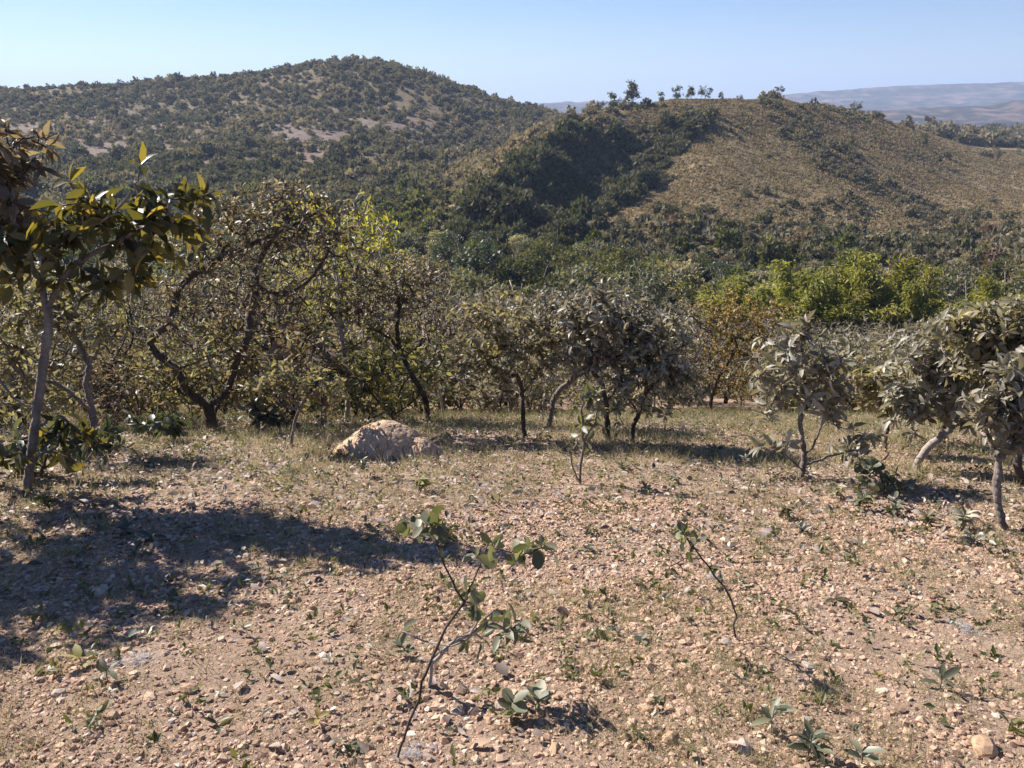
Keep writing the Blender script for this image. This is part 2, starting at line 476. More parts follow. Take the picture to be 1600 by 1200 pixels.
soil = ramp(noise(2.2, 8, .7), [(.3, (.29, .20, .142)), (.5, (.41, .29, .207)), (.7, (.50, .38, .278))])
soil2 = ramp(noise(45, 4, .7), [(.35, (.13, .088, .062)), (.6, (.36, .26, .185))])
soil = mixc(0.55, soil, soil2)
mp = N.new('ShaderNodeMapping'); mp.inputs['Scale'].default_value = (.35, 1.0, 1.6); Lk.new(geo.outputs['Position'], mp.inputs['Vector'])
grass = ramp(noise(.5, 9, .72, mp.outputs[0]), [(.36, (.09, .07, .04)), (.5, (.22, .17, .095)), (.64, (.32, .25, .14))])
grass2 = ramp(noise(.03, 6, .6), [(.35, (.15, .115, .06)), (.65, (.27, .20, .125))])
grass = mixc(0.4, grass, grass2)
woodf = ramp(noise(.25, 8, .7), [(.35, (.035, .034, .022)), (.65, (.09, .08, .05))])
pinks = ramp(noise(.16, 8, .7), [(.35, (.13, .10, .078)), (.65, (.26, .20, .16))])
dist = ramp(noise(.011, 10, .66), [(.40, (.018, .02, .02)), (.5, (.05, .045, .04)), (.62, (.20, .13, .10))])
colr = mixc(attr('hill'), soil, grass)
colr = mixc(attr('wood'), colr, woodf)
colr = mixc(attr('pink'), colr, pinks)
colr = mixc(attr('distant'), colr, dist)
bp = N.new('ShaderNodeBump'); bp.inputs['Strength'].default_value = 0.8; bp.inputs['Distance'].default_value = 0.03
Lk.new(noise(38, 8, .7), bp.inputs['Height'])
bp2 = N.new('ShaderNodeBump'); bp2.inputs['Distance'].default_value = 0.9
Lk.new(mth('MULTIPLY', attr('hill'), 0.7), bp2.inputs['Strength'])
Lk.new(noise(.9, 8, .72, mp.outputs[0]), bp2.inputs['Height']); Lk.new(bp.outputs[0], bp2.inputs['Normal'])
p = N.new('ShaderNodeBsdfPrincipled'); p.inputs['Roughness'].default_value = 1.0; p.inputs['Specular IOR Level'].default_value = 0.1
Lk.new(colr, p.inputs['Base Color']); Lk.new(bp2.outputs[0], p.inputs['Normal'])
o_ = N.new('ShaderNodeOutputMaterial'); Lk.new(p.outputs[0], o_.inputs['Surface'])
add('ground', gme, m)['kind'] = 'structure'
del verts, quads, loops, starts

# ------------------------------------------------------------------ crown prototypes for far trees and shrubs
def rand_dirs(n, rng):
    v = rng.normal(size=(n, 3)); return norm(v)


def crown_cloud(rng, R, Hh, nl, nq, q, base=0.0, flat=1.0, droop=0.0):
    """nl lobes inside an ellipsoid R x R x Hh above base, nq leaf clumps of size q on their skins"""
    c = rand_dirs(nl, rng) * (rng.random((nl, 1)) ** .45)
    c[:, 2] = np.abs(c[:, 2]) * 1.0 - 0.15
    c = c * np.array([R * .78, R * .78, Hh * .75])
    lr = R * rng.uniform(.22, .46, nl)
    k = rng.choice(nl, nq, p=lr**2 / (lr**2).sum())
    d = rand_dirs(nq, rng)
    d[:, 2] = np.where(d[:, 2] < -.3, -d[:, 2], d[:, 2])
    rad = lr[k] * rng.uniform(.62, 1.08, nq)
    pos = c[k] + d * rad[:, None] * np.array([1, 1, .75 * flat])
    pos[:, 2] += base + .2 * Hh
    ax = norm(d + rng.normal(size=(nq, 3)) * .7 + np.array([0, 0, -droop]))
    up = norm(d + rng.normal(size=(nq, 3)) * .55)
    L = q * rng.uniform(.6, 1.4, nq); W = L * rng.uniform(.3, .5, nq)
    lt = rng.random(nl)
    tint = np.clip(.55 * lt[k] + .45 * rng.random(nq), 0, 1)
    return leaf_parts(pos, ax, up, L, W, tint, 'simple')


def tube_parts(P, par, rad, main, sides=5, mask=None):
    n = len(P)
    idx = np.array([i for i in range(n) if par[i] >= 0 and (mask is None or mask[i])], dtype=int)
    if len(idx) == 0: return None
    par = np.asarray(par)
    din = np.zeros((n, 3)); has = par >= 0
    din[has] = norm(P[has] - P[par[has]])
    nd = din.copy()
    mi = np.nonzero(main >= 0)[0]
    nd[mi] = norm(din[mi] + norm(P[main[mi]] - P[mi]))
    p = par[idx]; ismain = main[p] == idx
    d0 = np.where(ismain[:, None], nd[p], din[idx]); r0 = np.where(ismain, rad[p], np.minimum(rad[p], rad[idx] * 1.2))
    d1 = nd[idx]; r1 = rad[idx]
    def ring(c, d, r):
        ref = norm(np.array([.31, .93, .12]))
        a = norm(np.cross(d, ref)); b = np.cross(d, a)
        th = np.arange(sides) / sides * 2 * math.pi
        return c[:, None, :] + r[:, None, None] * (np.cos(th)[None, :, None] * a[:, None, :] + np.sin(th)[None, :, None] * b[:, None, :])
    v = np.concatenate([ring(P[p], d0, r0), ring(P[idx], d1, r1)], axis=1).reshape(-1, 3)
    m_ = len(idx); k = np.arange(sides); k2 = (k + 1) % sides
    f = np.stack([k, k2, k2 + sides, k + sides], -1)
    q = (np.arange(m_)[:, None, None] * 2 * sides + f[None]).reshape(-1, 4)
    cap = (np.arange(m_)[:, None] * 2 * sides + (k + sides)[None])
    lo = np.concatenate([q.ravel(), cap.ravel()]); st = np.concatenate([np.arange(len(q)) * 4, q.size + np.arange(m_) * sides])
    return v, lo, st, np.full(len(v), .5)


def spline(pts, step):
    pts = np.asarray(pts, float)
    if len(pts) == 2:
        n = max(2, int(np.linalg.norm(pts[1] - pts[0]) / step) + 1)
        return pts[0] + (pts[1] - pts[0]) * np.linspace(0, 1, n)[:, None]
    ext_ = np.vstack([2 * pts[0] - pts[1], pts, 2 * pts[-1] - pts[-2]])
    out = []
    for i in range(1, len(ext_) - 2):
        p0, p1, p2, p3 = ext_[i - 1:i + 3]
        n = max(1, int(round(np.linalg.norm(p2 - p1) / step)))
        for t in np.arange(n) / n:
            out.append(.5 * ((2 * p1) + (-p0 + p2) * t + (2 * p0 - 5 * p1 + 4 * p2 - p3) * t * t + (-p0 + 3 * p1 - 3 * p2 + p3) * t**3))
    out.append(pts[-1])
    return np.array(out)


class Skeleton:
    def __init__(s): s.P = []; s.par = []; s.stem = []
    def chain(s, pts, parent=-1, stem=True):
        for q in pts:
            s.P.append(np.asarray(q, float)); s.par.append(parent); s.stem.append(stem); parent = len(s.P) - 1
        return parent
    def nearest(s, q, lo=0):
        return lo + int(np.argmin(((np.array(s.P[lo:]) - q)**2).sum(1)))
    def finish(s, r_base, r_tip, power=.5):
        n = len(s.P); cnt = np.zeros(n); main = np.full(n, -1)
        kids = np.zeros(n)
        for i in range(n - 1, -1, -1):
            if kids[i] == 0: cnt[i] += 1
            p_ = s.par[i]
            if p_ >= 0:
                cnt[p_] += cnt[i]; kids[p_] += 1
        best = np.zeros(n)
        for i in range(n):
            p_ = s.par[i]
            if p_ >= 0 and cnt[i] > best[p_]:
                best[p_] = cnt[i]; main[p_] = i
        N_ = cnt.max()
        rad = r_tip + (r_base - r_tip) * (cnt / N_)**power
        return np.array(s.P), np.array(s.par), rad, main


def branch_to(sk, targets, rng, lo, seg=.06, crook=.09, rise=.2):
    P0 = np.array(sk.P[lo:])
    dd = np.sqrt(((targets[:, None, :] - P0[None])**2).sum(-1)).min(1)
    ends = []
    arr = [np.array(sk.P)]
    buf = np.array(sk.P)
    for ti in np.argsort(dd):
        t = targets[ti]
        D = ((buf[lo:] - t)**2).sum(1)
        q = lo + int(np.argmin(D)); a = buf[q]
        L = math.sqrt(D.min())
        n = max(2, int(L / seg))
        u = np.linspace(0, 1, n + 1)[1:, None]
        off = rng.normal(size=3) * L * crook; off2 = rng.normal(size=3) * L * crook * .6
        pts = a + (t - a) * u + off * np.sin(math.pi * u) + off2 * np.sin(2 * math.pi * u)
        pts[:, 2] -= (rise * L * .5) * np.sin(math.pi * u[:, 0])
        sk.chain(pts, q, False)
        ends.append(len(sk.P) - 1)
        buf = np.vstack([buf, pts])
    return ends


def rosettes(P, par, ends, rng, nleaf, L, ratio, spread=(35, 95), droop=.25, up_bias=.5, kind='leaf', back=3, jitter=.5):
    pos, ax, up, Ls, ti = [], [], [], [], []
    for e in ends:
        d = norm(P[e] - P[par[e]]); d = norm(d + np.array([0, 0, up_bias]))
        a = norm(np.cross(d, [.3, .5, .81])); b = np.cross(d, a)
        n = max(2, int(rng.poisson(nleaf)))
        ph = rng.random() * 6.28
        base_t = rng.random()
        for k in range(n):
            th = ph + k * 2.4 + rng.normal() * .3
            el = math.radians(rng.uniform(*spread))
            v = d * math.cos(el) + (a * math.cos(th) + b * math.sin(th)) * math.sin(el)
            v = v + np.array([0, 0, -droop * rng.random() * 2]) + rng.normal(size=3) * .12
            node = e
            for _ in range(int(rng.integers(0, back))):
                if par[node] >= 0: node = par[node]
            pos.append(P[node]); ax.append(v)
            up.append(d + rng.normal(size=3) * jitter); Ls.append(L * rng.uniform(.4, 1.3)); ti.append(np.clip(.45 * base_t + .55 * rng.random(), 0, 1))
    pos = np.array(pos); ax = norm(np.array(ax)); Ls = np.array(Ls)
    pos = pos + ax * (Ls * .08)[:, None]
    return leaf_parts(pos, ax, norm(np.array(up)), Ls, Ls * ratio * .5 * rng.uniform(.85, 1.15, len(Ls)), np.array(ti), kind)


def mesh_of(name, parts, mat, sm=False):
    v, l, s, t = merge([p_ for p_ in parts if p_ is not None])
    me = raw_mesh(name, v, l, s, t, sm)
    me.materials.append(mat)
    return me


# ------------------------------------------------------------------ hero trees, drawn from the photograph
def hero(name, base, stems, blobs, n_ros, leaf, mat, bark, label, cat='tree', r_base=.05, r_tip=.0035, nleaf=8, depth_r=None, seed=0,
         ratio=.42, kind='leaf', low=0.12, group=None, back=4, spread=(30, 100), droop=.3, dy=0.0, y_fix=None, power=.55, up_bias=.5, part='crown'):
    rng = np.random.default_rng(1000 + seed)
    if cat == 'tree': r_base *= .68; r_tip *= .65
    b = hit(*base) if y_fix is None else None
    if b is None:
        q = at(base[0], base[1], y_fix); b = np.array([q[0], y_fix, hz(q[0], y_fix)])
    y = b[1]
    ppm = F / y
    sk = Skeleton()
    for k, st in enumerate(stems):
        pts = []
        for i, q in enumerate(st):
            dyy = q[2] if len(q) > 2 else 0
            pts.append(at(q[0], q[1], y + dyy))
        if k == 0:
            pts[0] = b + np.array([0, 0, -.03])
            sp = spline(pts, .045); sk.chain(sp, -1)
        else:
            i0_ = sk.nearest(pts[0]); pts[0] = sk.P[i0_]
            sp = spline(pts, .045)[1:]; sk.chain(sp, i0_)
    Ps = np.array(sk.P)
    jit = rng.normal(size=Ps.shape) * .004; jit[0] = 0
    sk.P = list(Ps + jit)
    lo = max(1, int(len(sk.P) * low))
    T = []
    w = np.array([bl[2] * bl[3] for bl in blobs], float); w /= w.sum()
    for i in range(n_ros):
        bl = blobs[rng.choice(len(blobs), p=w)]
        d = rand_dirs(1, rng)[0] * rng.random()**.5 * (1.25 + .35 * (rng.random() < .25))
        dr = bl[2] / ppm * (depth_r or .8)
        cy = y + (bl[4] if len(bl) > 4 else dy)
        q = at(bl[0] + d[0] * bl[2], bl[1] + d[2] * bl[3], cy); sh = d[1] * dr
        q = q * 1.0; q[1] += sh; q[0] += q[0] / max(y, .1) * sh * .0
        T.append(q)
    ends = branch_to(sk, np.array(T), rng, lo)
    P, par, rad, main = sk.finish(r_base, r_tip, power)
    rad = rad * rng.uniform(.88, 1.12, len(rad))
    stem_mask = np.array(sk.stem)
    root = empty(name, b, label, cat, group)
    P = P - b
    big = stem_mask | (rad > r_base * .55)
    big[0] = True
    for i in range(1, len(P)): big[i] = big[i] and big[par[i]]
    n_ros = n_ros
    tm = mesh_of(name + '_trunk', [tube_parts(P, par, rad, main, 9, big)], bark, True)
    add('trunk' if cat == 'tree' else 'stem', tm, None, root)
    if True:
        comp = np.full(len(P), -1); roots = []
        for i in range(1, len(P)):
            if not big[i]:
                comp[i] = comp[par[i]] if comp[par[i]] >= 0 else i
                if comp[i] == i: roots.append(i)
        sz = np.array([(comp == r_).sum() for r_ in roots])
        for r_, n_ in zip(roots, sz):
            bt = tube_parts(P, par, rad, main, 4, comp == r_)
            nm_ = 'branch' if cat == 'tree' else 'twig'
            add(nm_, mesh_of(name + '_' + nm_, [bt], bark, True), None, root)
    lp = rosettes(P, par, ends, rng, nleaf, leaf, ratio, spread, droop, up_bias, kind, back)
    add('crown' if part == 'crown' else part, mesh_of(name + '_' + part, [lp], LM[mat], kind != 'simple'), None, root)
    return root


HERO = True
if HERO:
    hero('large_leaved_tree', (40, 762), [[(40, 762), (50, 705), (60, 620), (72, 540), (76, 490), (64, 440), (85, 390), (120, 350), (150, 310)],
         [(76, 480), (110, 420), (160, 390), (220, 360), (270, 350)], [(66, 440), (48, 400), (60, 350, .2)], [(120, 350), (170, 340, -.2), (205, 300, -.2)],
         [(55, 670), (90, 650), (120, 670)], [(56, 640), (20, 620), (-20, 560)]],
         [(80, 400, 75, 55), (35, 440, 40, 40), (215, 380, 80, 55), (290, 330, 50, 30), (150, 330, 80, 40), (240, 325, 65, 38), (210, 285, 50, 28), (305, 360, 35, 22), (30, 370, 45, 35), (75, 360, 50, 30),
          (150, 440, 50, 30), (60, 700, 55, 30), (120, 690, 40, 25), (230, 420, 30, 20)],
         108, .135, 'big', BARK_G, 'very large leaved tree glowing yellow green on top, slim grey trunk near the left edge', r_base=.046, r_tip=.006,
         nleaf=8, ratio=.42, seed=1, low=.35, depth_r=.7, droop=.35, spread=(25, 105))
    hero('edge_tree', (-110, 745), [[(-110, 745), (-100, 640), (-90, 520), (-70, 430), (-40, 340), (-10, 280)], [(-90, 520), (-40, 500), (10, 540), (50, 610)], [(-70, 430), (0, 390), (30, 330)], [(-90, 500), (-160, 400), (-190, 300)]],
         [(15, 235, 46, 40), (-10, 300, 55, 60), (-70, 250, 80, 60), (25, 215, 36, 20), (-150, 290, 90, 70), (0, 380, 55, 45), (25, 330, 45, 30), (-200, 230, 80, 50), (-120, 200, 80, 30), (-230, 350, 70, 60)],
         250, .125, 'brown', BARK_D, 'dark brown leaved tree cut off by the left edge, reaching highest', r_base=.07, nleaf=10, ratio=.42, seed=2, low=.4, droop=.35, y_fix=5.6, depth_r=1.3)
    hero('shading_tree', (-520, 860), [[(-520, 860), (-500, 700), (-460, 560), (-420, 420), (-400, 300)], [(-460, 560), (-380, 470), (-300, 400)], [(-460, 560), (-560, 450)]],
         [(-320, 215, 120, 60), (-190, 235, 90, 50), (-260, 300, 90, 50), (-400, 330, 120, 90), (-300, 380, 100, 70), (-500, 360, 100, 90), (-380, 230, 110, 50), (-250, 300, 60, 60)],
         360, .12, 'brown', BARK_D, 'brown leaved tree outside the left edge that shades the foreground', r_base=.07, nleaf=9, ratio=.45, seed=20, low=.4, y_fix=4.7, depth_r=1.3)
    hero('crooked_tree', (152, 700), [[(152, 700), (146, 650), (135, 600), (138, 570), (118, 530), (104, 490)], [(138, 572), (152, 550), (160, 520)], [(143, 640), (90, 600), (50, 590)]],
         [(60, 500, 60, 45), (20, 560, 50, 40), (120, 480, 50, 35), (170, 500, 40, 30), (30, 470, 50, 40), (60, 620, 60, 30)],
         330, .07, 'olive', BARK_G, 'crooked grey trunked tree just right of the slim trunk of the large leaved tree', r_base=.05, nleaf=8, seed=3, low=.35, depth_r=1.2)
    hero('twisted_tree', (332, 670), [[(332, 670), (328, 645), (325, 632), (305, 622), (290, 605), (282, 590), (270, 572), (248, 555), (236, 540), (238, 528), (262, 505), (272, 480), (279, 450), (300, 430), (315, 400)],
         [(325, 633), (345, 622), (355, 610), (362, 588), (372, 560), (386, 530), (392, 490), (400, 440)],
         [(290, 603), (296, 588), (290, 575), (268, 560), (258, 548), (246, 545)],
         [(236, 535), (228, 528), (205, 526), (185, 535), (170, 548)], [(262, 506), (275, 512), (280, 535), (276, 555)],
         [(300, 430), (350, 400), (420, 370), (500, 330)], [(400, 440), (410, 400), (450, 340)], [(400, 450), (440, 460), (480, 440), (510, 400)]],
         [(310, 390, 60, 45), (370, 350, 70, 45), (440, 350, 80, 45), (500, 350, 55, 40), (400, 410, 90, 40), (380, 310, 60, 22), (450, 300, 50, 20), (420, 480, 60, 30), (540, 370, 30, 25), (270, 470, 45, 30), (330, 500, 40, 20), (560, 420, 30, 25)],
         820, .068, 'brown', BARK_D, 'twisted dark tree, short thick trunk forking low into contorted limbs, left of termite mound', r_base=.092, r_tip=.004, nleaf=7, seed=4, low=.3, depth_r=1.0, power=.56)
    hero('pale_stemmed_tree', (541, 660), [[(541, 660), (544, 620), (542, 580), (537, 545), (540, 515), (552, 490), (560, 470)], [(538, 545), (532, 510), (530, 470)], [(540, 600), (520, 570), (505, 540), (495, 530)]],
         [(545, 440, 50, 35), (500, 460, 40, 35), (580, 420, 35, 30), (520, 410, 45, 30), (490, 520, 30, 25)],
         220, .06, 'lime', BARK_P, 'thin straight tree with pale bark rising behind the termite mound', r_base=.05, nleaf=7, seed=5, low=.5, depth_r=1.0)
    hero('leaning_tree', (668, 656), [[(668, 656), (666, 630), (655, 605), (640, 580), (630, 560), (612, 530), (596, 505), (590, 480)], [(640, 582), (625, 545), (620, 510), (625, 480)], [(632, 562), (655, 540), (668, 525)], [(612, 532), (585, 515), (560, 505)]],
         [(620, 450, 60, 40), (580, 440, 45, 40), (660, 445, 45, 38), (600, 490, 60, 30), (640, 410, 40, 20), (560, 480, 30, 25), (680, 500, 25, 20)],
         480, .06, 'brown', BARK_D, 'dark tree leaning left with a fan of fine branches, right of the termite mound', r_base=.055, nleaf=5, seed=6, low=.5, depth_r=.9)
    hero('spindly_tree', (455, 702), [[(455, 702), (458, 670), (468, 640), (476, 622)], [(468, 640), (450, 615), (430, 600)], [(476, 622), (500, 610)]],
         [(480, 600, 45, 22), (430, 590, 35, 22), (520, 610, 25, 15)],
         110, .065, 'olive', BARK_G, 'spindly little tree with a bent grey stem left of the termite mound', r_base=.022, nleaf=7, seed=7, low=.6)
    hero('straight_stemmed_tree', (820, 684), [[(820, 684), (817, 650), (816, 615), (808, 585), (790, 560)], [(816, 615), (835, 590), (850, 560)], [(808, 585), (780, 590), (765, 570)]],
         [(800, 545, 65, 42), (770, 495, 60, 35), (840, 540, 45, 35), (750, 560, 45, 30)],
         380, .068, 'olive', BARK_D, 'small tree with a straight dark stem, first in the row right of the leaning tree', r_base=.036, nleaf=8, seed=8, low=.55)
    hero('sinuous_tree', (857, 668), [[(857, 668), (862, 640), (866, 622), (880, 605), (896, 592), (900, 570), (885, 545), (875, 520)], [(896, 592), (920, 580), (945, 572)]],
         [(860, 510, 75, 38), (900, 475, 60, 24), (830, 485, 55, 28), (930, 550, 40, 20), (870, 560, 50, 25)],
         380, .075, 'grey', BARK_G, 'small dusty grey tree whose stem bends like the letter S, second in the row', r_base=.045, nleaf=8, seed=9, low=.55)
    hero('dark_stemmed_tree', (950, 692), [[(950, 692), (948, 660), (946, 630), (940, 600), (925, 575), (924, 550), (908, 515), (900, 495)], [(946, 630), (965, 600), (975, 560)]],
         [(915, 500, 70, 32), (965, 495, 60, 34), (975, 545, 45, 35), (930, 465, 55, 20), (900, 550, 50, 30)],
         400, .078, 'grey', BARK_D, 'small grey leaved tree on a straight dark stem in the middle of the clearing edge', r_base=.04, nleaf=8, seed=10, low=.5)
    hero('bushy_low_tree', (988, 692), [[(988, 692), (990, 668), (998, 645), (1008, 615), (1010, 580)], [(998, 645), (980, 620), (972, 590)], [(1008, 615), (1035, 590)]],
         [(1010, 565, 60, 48), (985, 620, 48, 32), (1048, 585, 45, 45), (1035, 525, 50, 38)],
         440, .07, 'grey', BARK_D, 'bushy grey green tree leafy almost to the ground, right of the dark stemmed tree', r_base=.035, nleaf=8, seed=11, low=.3)
    hero('tall_dark_tree', (1022, 644), [[(1022, 644), (1022, 610), (1020, 575), (1022, 540), (1025, 500)], [(1020, 560), (1050, 520), (1060, 490)], [(1022, 540), (1000, 500), (1000, 470)]],
         [(1015, 470, 50, 35), (1050, 490, 38, 35), (1005, 440, 35, 20), (1045, 440, 30, 18), (1030, 530, 40, 35)],
         520, .07, 'dark', BARK_P, 'taller dark green tree with a pale straight stem behind the bushy grey tree', r_base=.045, nleaf=8, seed=12, low=.5)
    hero('orange_tree', (1110, 642), [[(1110, 642), (1112, 620), (1120, 595), (1135, 570), (1150, 545)], [(1120, 595), (1100, 575), (1090, 560)], [(1112, 620), (1135, 605), (1160, 600)]],
         [(1150, 505, 60, 35), (1110, 495, 42, 25), (1200, 492, 44, 28), (1100, 560, 42, 24), (1170, 555, 50, 28), (1215, 535, 30, 28), (1150, 475, 45, 16), (1140, 600, 45, 16)],
         620, .07, 'orange', BARK_D, 'orange yellow leaved tree standing out at the right of centre', r_base=.06, nleaf=8, seed=13, low=.5, ratio=.5)
    hero('dusty_tree', (1252, 745), [[(1252, 745), (1256, 712), (1252, 670), (1254, 620), (1256, 570), (1250, 530)], [(1256, 714), (1272, 695), (1282, 665), (1300, 640)], [(1254, 625), (1225, 600), (1200, 585)],
         [(1254, 600), (1285, 585), (1310, 575)], [(1252, 735), (1238, 722), (1222, 704), (1200, 696)], [(1256, 728), (1300, 712), (1350, 700)]],
         [(1250, 545, 55, 28), (1200, 580, 38, 25), (1305, 580, 38, 25), (1250, 600, 60, 28), (1255, 512, 22, 16), (1310, 645, 38, 25), (1205, 630, 32, 22), (1345, 695, 40, 16), (1205, 695, 26, 12), (1290, 620, 35, 20)],
         120, .105, 'grey', BARK_G, 'dusty grey large leaved tree standing alone in the right of the clearing', r_base=.034, r_tip=.004, nleaf=9, ratio=.36, seed=14, low=.3, spread=(20, 95))
    hero('slim_black_stemmed_tree', (1382, 706), [[(1382, 706), (1384, 685), (1388, 660), (1386, 640)], [(1388, 655), (1400, 635), (1415, 620)]],
         [(1388, 615, 40, 30), (1410, 590, 40, 25), (1360, 600, 30, 20)],
         170, .08, 'olive', BARK_D, 'slim tree with a thin black stem behind the dusty tree', r_base=.026, nleaf=7, seed=15, low=.6)
    hero('leaning_branch_tree', (1432, 734), [[(1432, 734), (1436, 718), (1458, 692), (1482, 672), (1515, 652), (1545, 640)], [(1434, 722), (1428, 705), (1418, 688)], [(1482, 672), (1480, 640), (1470, 600)]],
         [(1440, 600, 50, 38), (1500, 580, 60, 45), (1550, 590, 45, 50), (1480, 635, 55, 22), (1415, 635, 32, 28), (1530, 535, 55, 32), (1460, 550, 45, 28), (1580, 650, 40, 30)],
         620, .08, 'grey', BARK_P, 'broad grey leaved tree with a pale limb leaning far right', r_base=.045, nleaf=8, seed=16, low=.5)
    hero('wide_grey_tree', (1478, 690), [[(1478, 690), (1474, 660), (1466, 630), (1450, 590), (1440, 560)], [(1474, 655), (1500, 620), (1530, 570), (1550, 530)], [(1466, 630), (1430, 600), (1400, 585)]],
         [(1410, 570, 45, 30), (1460, 540, 55, 28), (1520, 510, 55, 28), (1575, 500, 40, 25), (1500, 560, 60, 30), (1390, 620, 30, 25)],
         560, .08, 'grey', BARK_D, 'wide open crowned grey tree just behind the leaning limb', r_base=.05, nleaf=7, seed=21, low=.5, depth_r=1.2)
    hero('curved_stem_tree', (1573, 828), [[(1573, 828), (1562, 795), (1556, 760), (1560, 730), (1568, 710), (1590, 690)], [(1560, 725), (1552, 700), (1540, 680)]],
         [(1575, 660, 45, 30), (1610, 640, 50, 50), (1550, 640, 35, 28), (1600, 590, 45, 35)],
         230, .075, 'grey', BARK_G, 'tree with a curved flaky stem at the right edge, nearest to the viewer', r_base=.032, nleaf=8, seed=17, low=.55)
    hero('right_edge_tree', (1600, 760), [[(1600, 760), (1590, 720), (1580, 660), (1570, 600), (1560, 550)], [(1580, 650), (1610, 590), (1620, 540)]],
         [(1560, 520, 60, 30), (1600, 510, 60, 35), (1540, 560, 45, 30), (1610, 570, 45, 35), (1500, 520, 35, 22)],
         480, .075, 'olive', BARK_D, 'high olive crown against the forest at the right edge, behind the curved stem tree', r_base=.045, nleaf=8, seed=18, low=.5)
    hero('young_sapling', (905, 757), [[(905, 757), (908, 720), (912, 690), (908, 650), (914, 618)], [(906, 750), (893, 725), (892, 700)], [(912, 690), (930, 660), (935, 640)]],
         [(930, 618, 20, 10), (925, 650, 22, 18), (900, 640, 15, 18), (888, 680, 10, 12), (910, 690, 20, 10), (895, 700, 10, 6)],
         18, .085, 'sap', BARK_G, 'young sapling with a few bright yellow green leaves in mid clearing', 'sapling', r_base=.012, r_tip=.003, nleaf=4, ratio=.55, seed=19, low=.3, part='foliage')

# ------------------------------------------------------------------ scrub trees behind the clearing (copies of a few kinds)
def copy_thing(root, loc, rz_, sc_, label, group):
    r = root.copy(); COL.objects.link(r)
    r.location = tuple(float(v) for v in loc); r.rotation_euler = (0, 0, rz_); r.scale = sc_
    r['label'] = label; r['group'] = group
    for ch in list(root.children):
        c = ch.copy(); COL.objects.link(c); c.parent = r
    return r


def ordinal(n):
    if 10 <= n % 100 <= 20: return '%dth' % n
    return '%d%s' % (n, {1: 'st', 2: 'nd', 3: 'rd'}.get(n % 10, 'th'))


def proto_scrub(seed, mat, bark, Hh=3.0, R=1.35, n_ros=215, leaf=.078, nleaf=8, kind='simple', ratio=.45, low=.3):
    rng = np.random.default_rng(seed)
    sk = Skeleton()
    hx, hy = rng.normal(size=2) * .18
    k = sk.chain(spline([(0, 0, -.1), (hx * .4, hy * .4, Hh * .2), (hx, hy, Hh * .38)], .08))
    for b_ in range(rng.integers(2, 5)):
        th = rng.random() * 6.28; q = sk.P[k] if rng.random() < .6 else sk.P[k - 3]
        i0_ = sk.nearest(q); e = np.array([hx + math.cos(th) * R * .55, hy + math.sin(th) * R * .55, Hh * rng.uniform(.6, .8)])
        mid = (q + e) / 2 + rng.normal(size=3) * .14 + np.array([math.cos(th), math.sin(th), -.6]) * .14
        sk.chain(spline([q, mid, e], .08)[1:], i0_)
    lo = max(1, int(len(sk.P) * .2))
    nb = 9
    bc = rand_dirs(nb, rng) * np.array([R * .72, R * .72, Hh * .32]) + np.array([hx, hy, Hh * .60])
    kk = rng.integers(0, nb, n_ros)
    T = bc[kk] + rand_dirs(n_ros, rng) * (rng.random((n_ros, 1))**.45) * R * .52
    T[:, 2] = np.maximum(T[:, 2], Hh * .14 + .25 * rng.random(n_ros))
    ends = branch_to(sk, T, rng, lo, .1, .14, .3)
    P, par, rad, main = sk.finish(.06 * Hh / 3, .004, .5)
    big = np.array(sk.stem) | (rad > .03)
    t = mesh_of('scrub_tree_trunk', [tube_parts(P, par, rad, main, 6, big), tube_parts(P, par, rad, main, 3, ~big)], bark, True)
    c = mesh_of('scrub_tree_crown', [rosettes(P, par, ends, rng, nleaf, leaf, ratio, (25, 100), .3, .5, kind, 3)], LM[mat])
    return t, c


PROTOS = []
for i, (mt, bk, tone) in enumerate([('olive', BARK_D, 'olive'), ('grey', BARK_G, 'dusty grey'), ('brown', BARK_D, 'brown leaved'), ('lime', BARK_P, 'yellow green'),
                                    ('olive', BARK_G, 'olive'), ('dark', BARK_D, 'dark green'), ('grey', BARK_D, 'dusty grey'), ('olive', BARK_P, 'olive'), ('forest_grey', BARK_G, 'grey green')]):
    PROTOS.append((proto_scrub(50 + i, mt, bk, leaf=[.075, .09, .07, .08, .07, .09, .085, .08, .075][i], low=.3), tone))
TOPX = [-400, 0, 150, 230, 270, 540, 600, 700, 850, 930, 1000, 1080, 1250, 1400, 1480, 1600, 2000]
TOPR = [330, 400, 400, 340, 315, 330, 400, 425, 455, 440, 430, 480, 495, 495, 475, 460, 450]
spots = []
rng = np.random.default_rng(11)
tries = 0
hero_xy = [tuple(o.location[:2]) for o in bpy.data.objects if o.type == 'EMPTY']
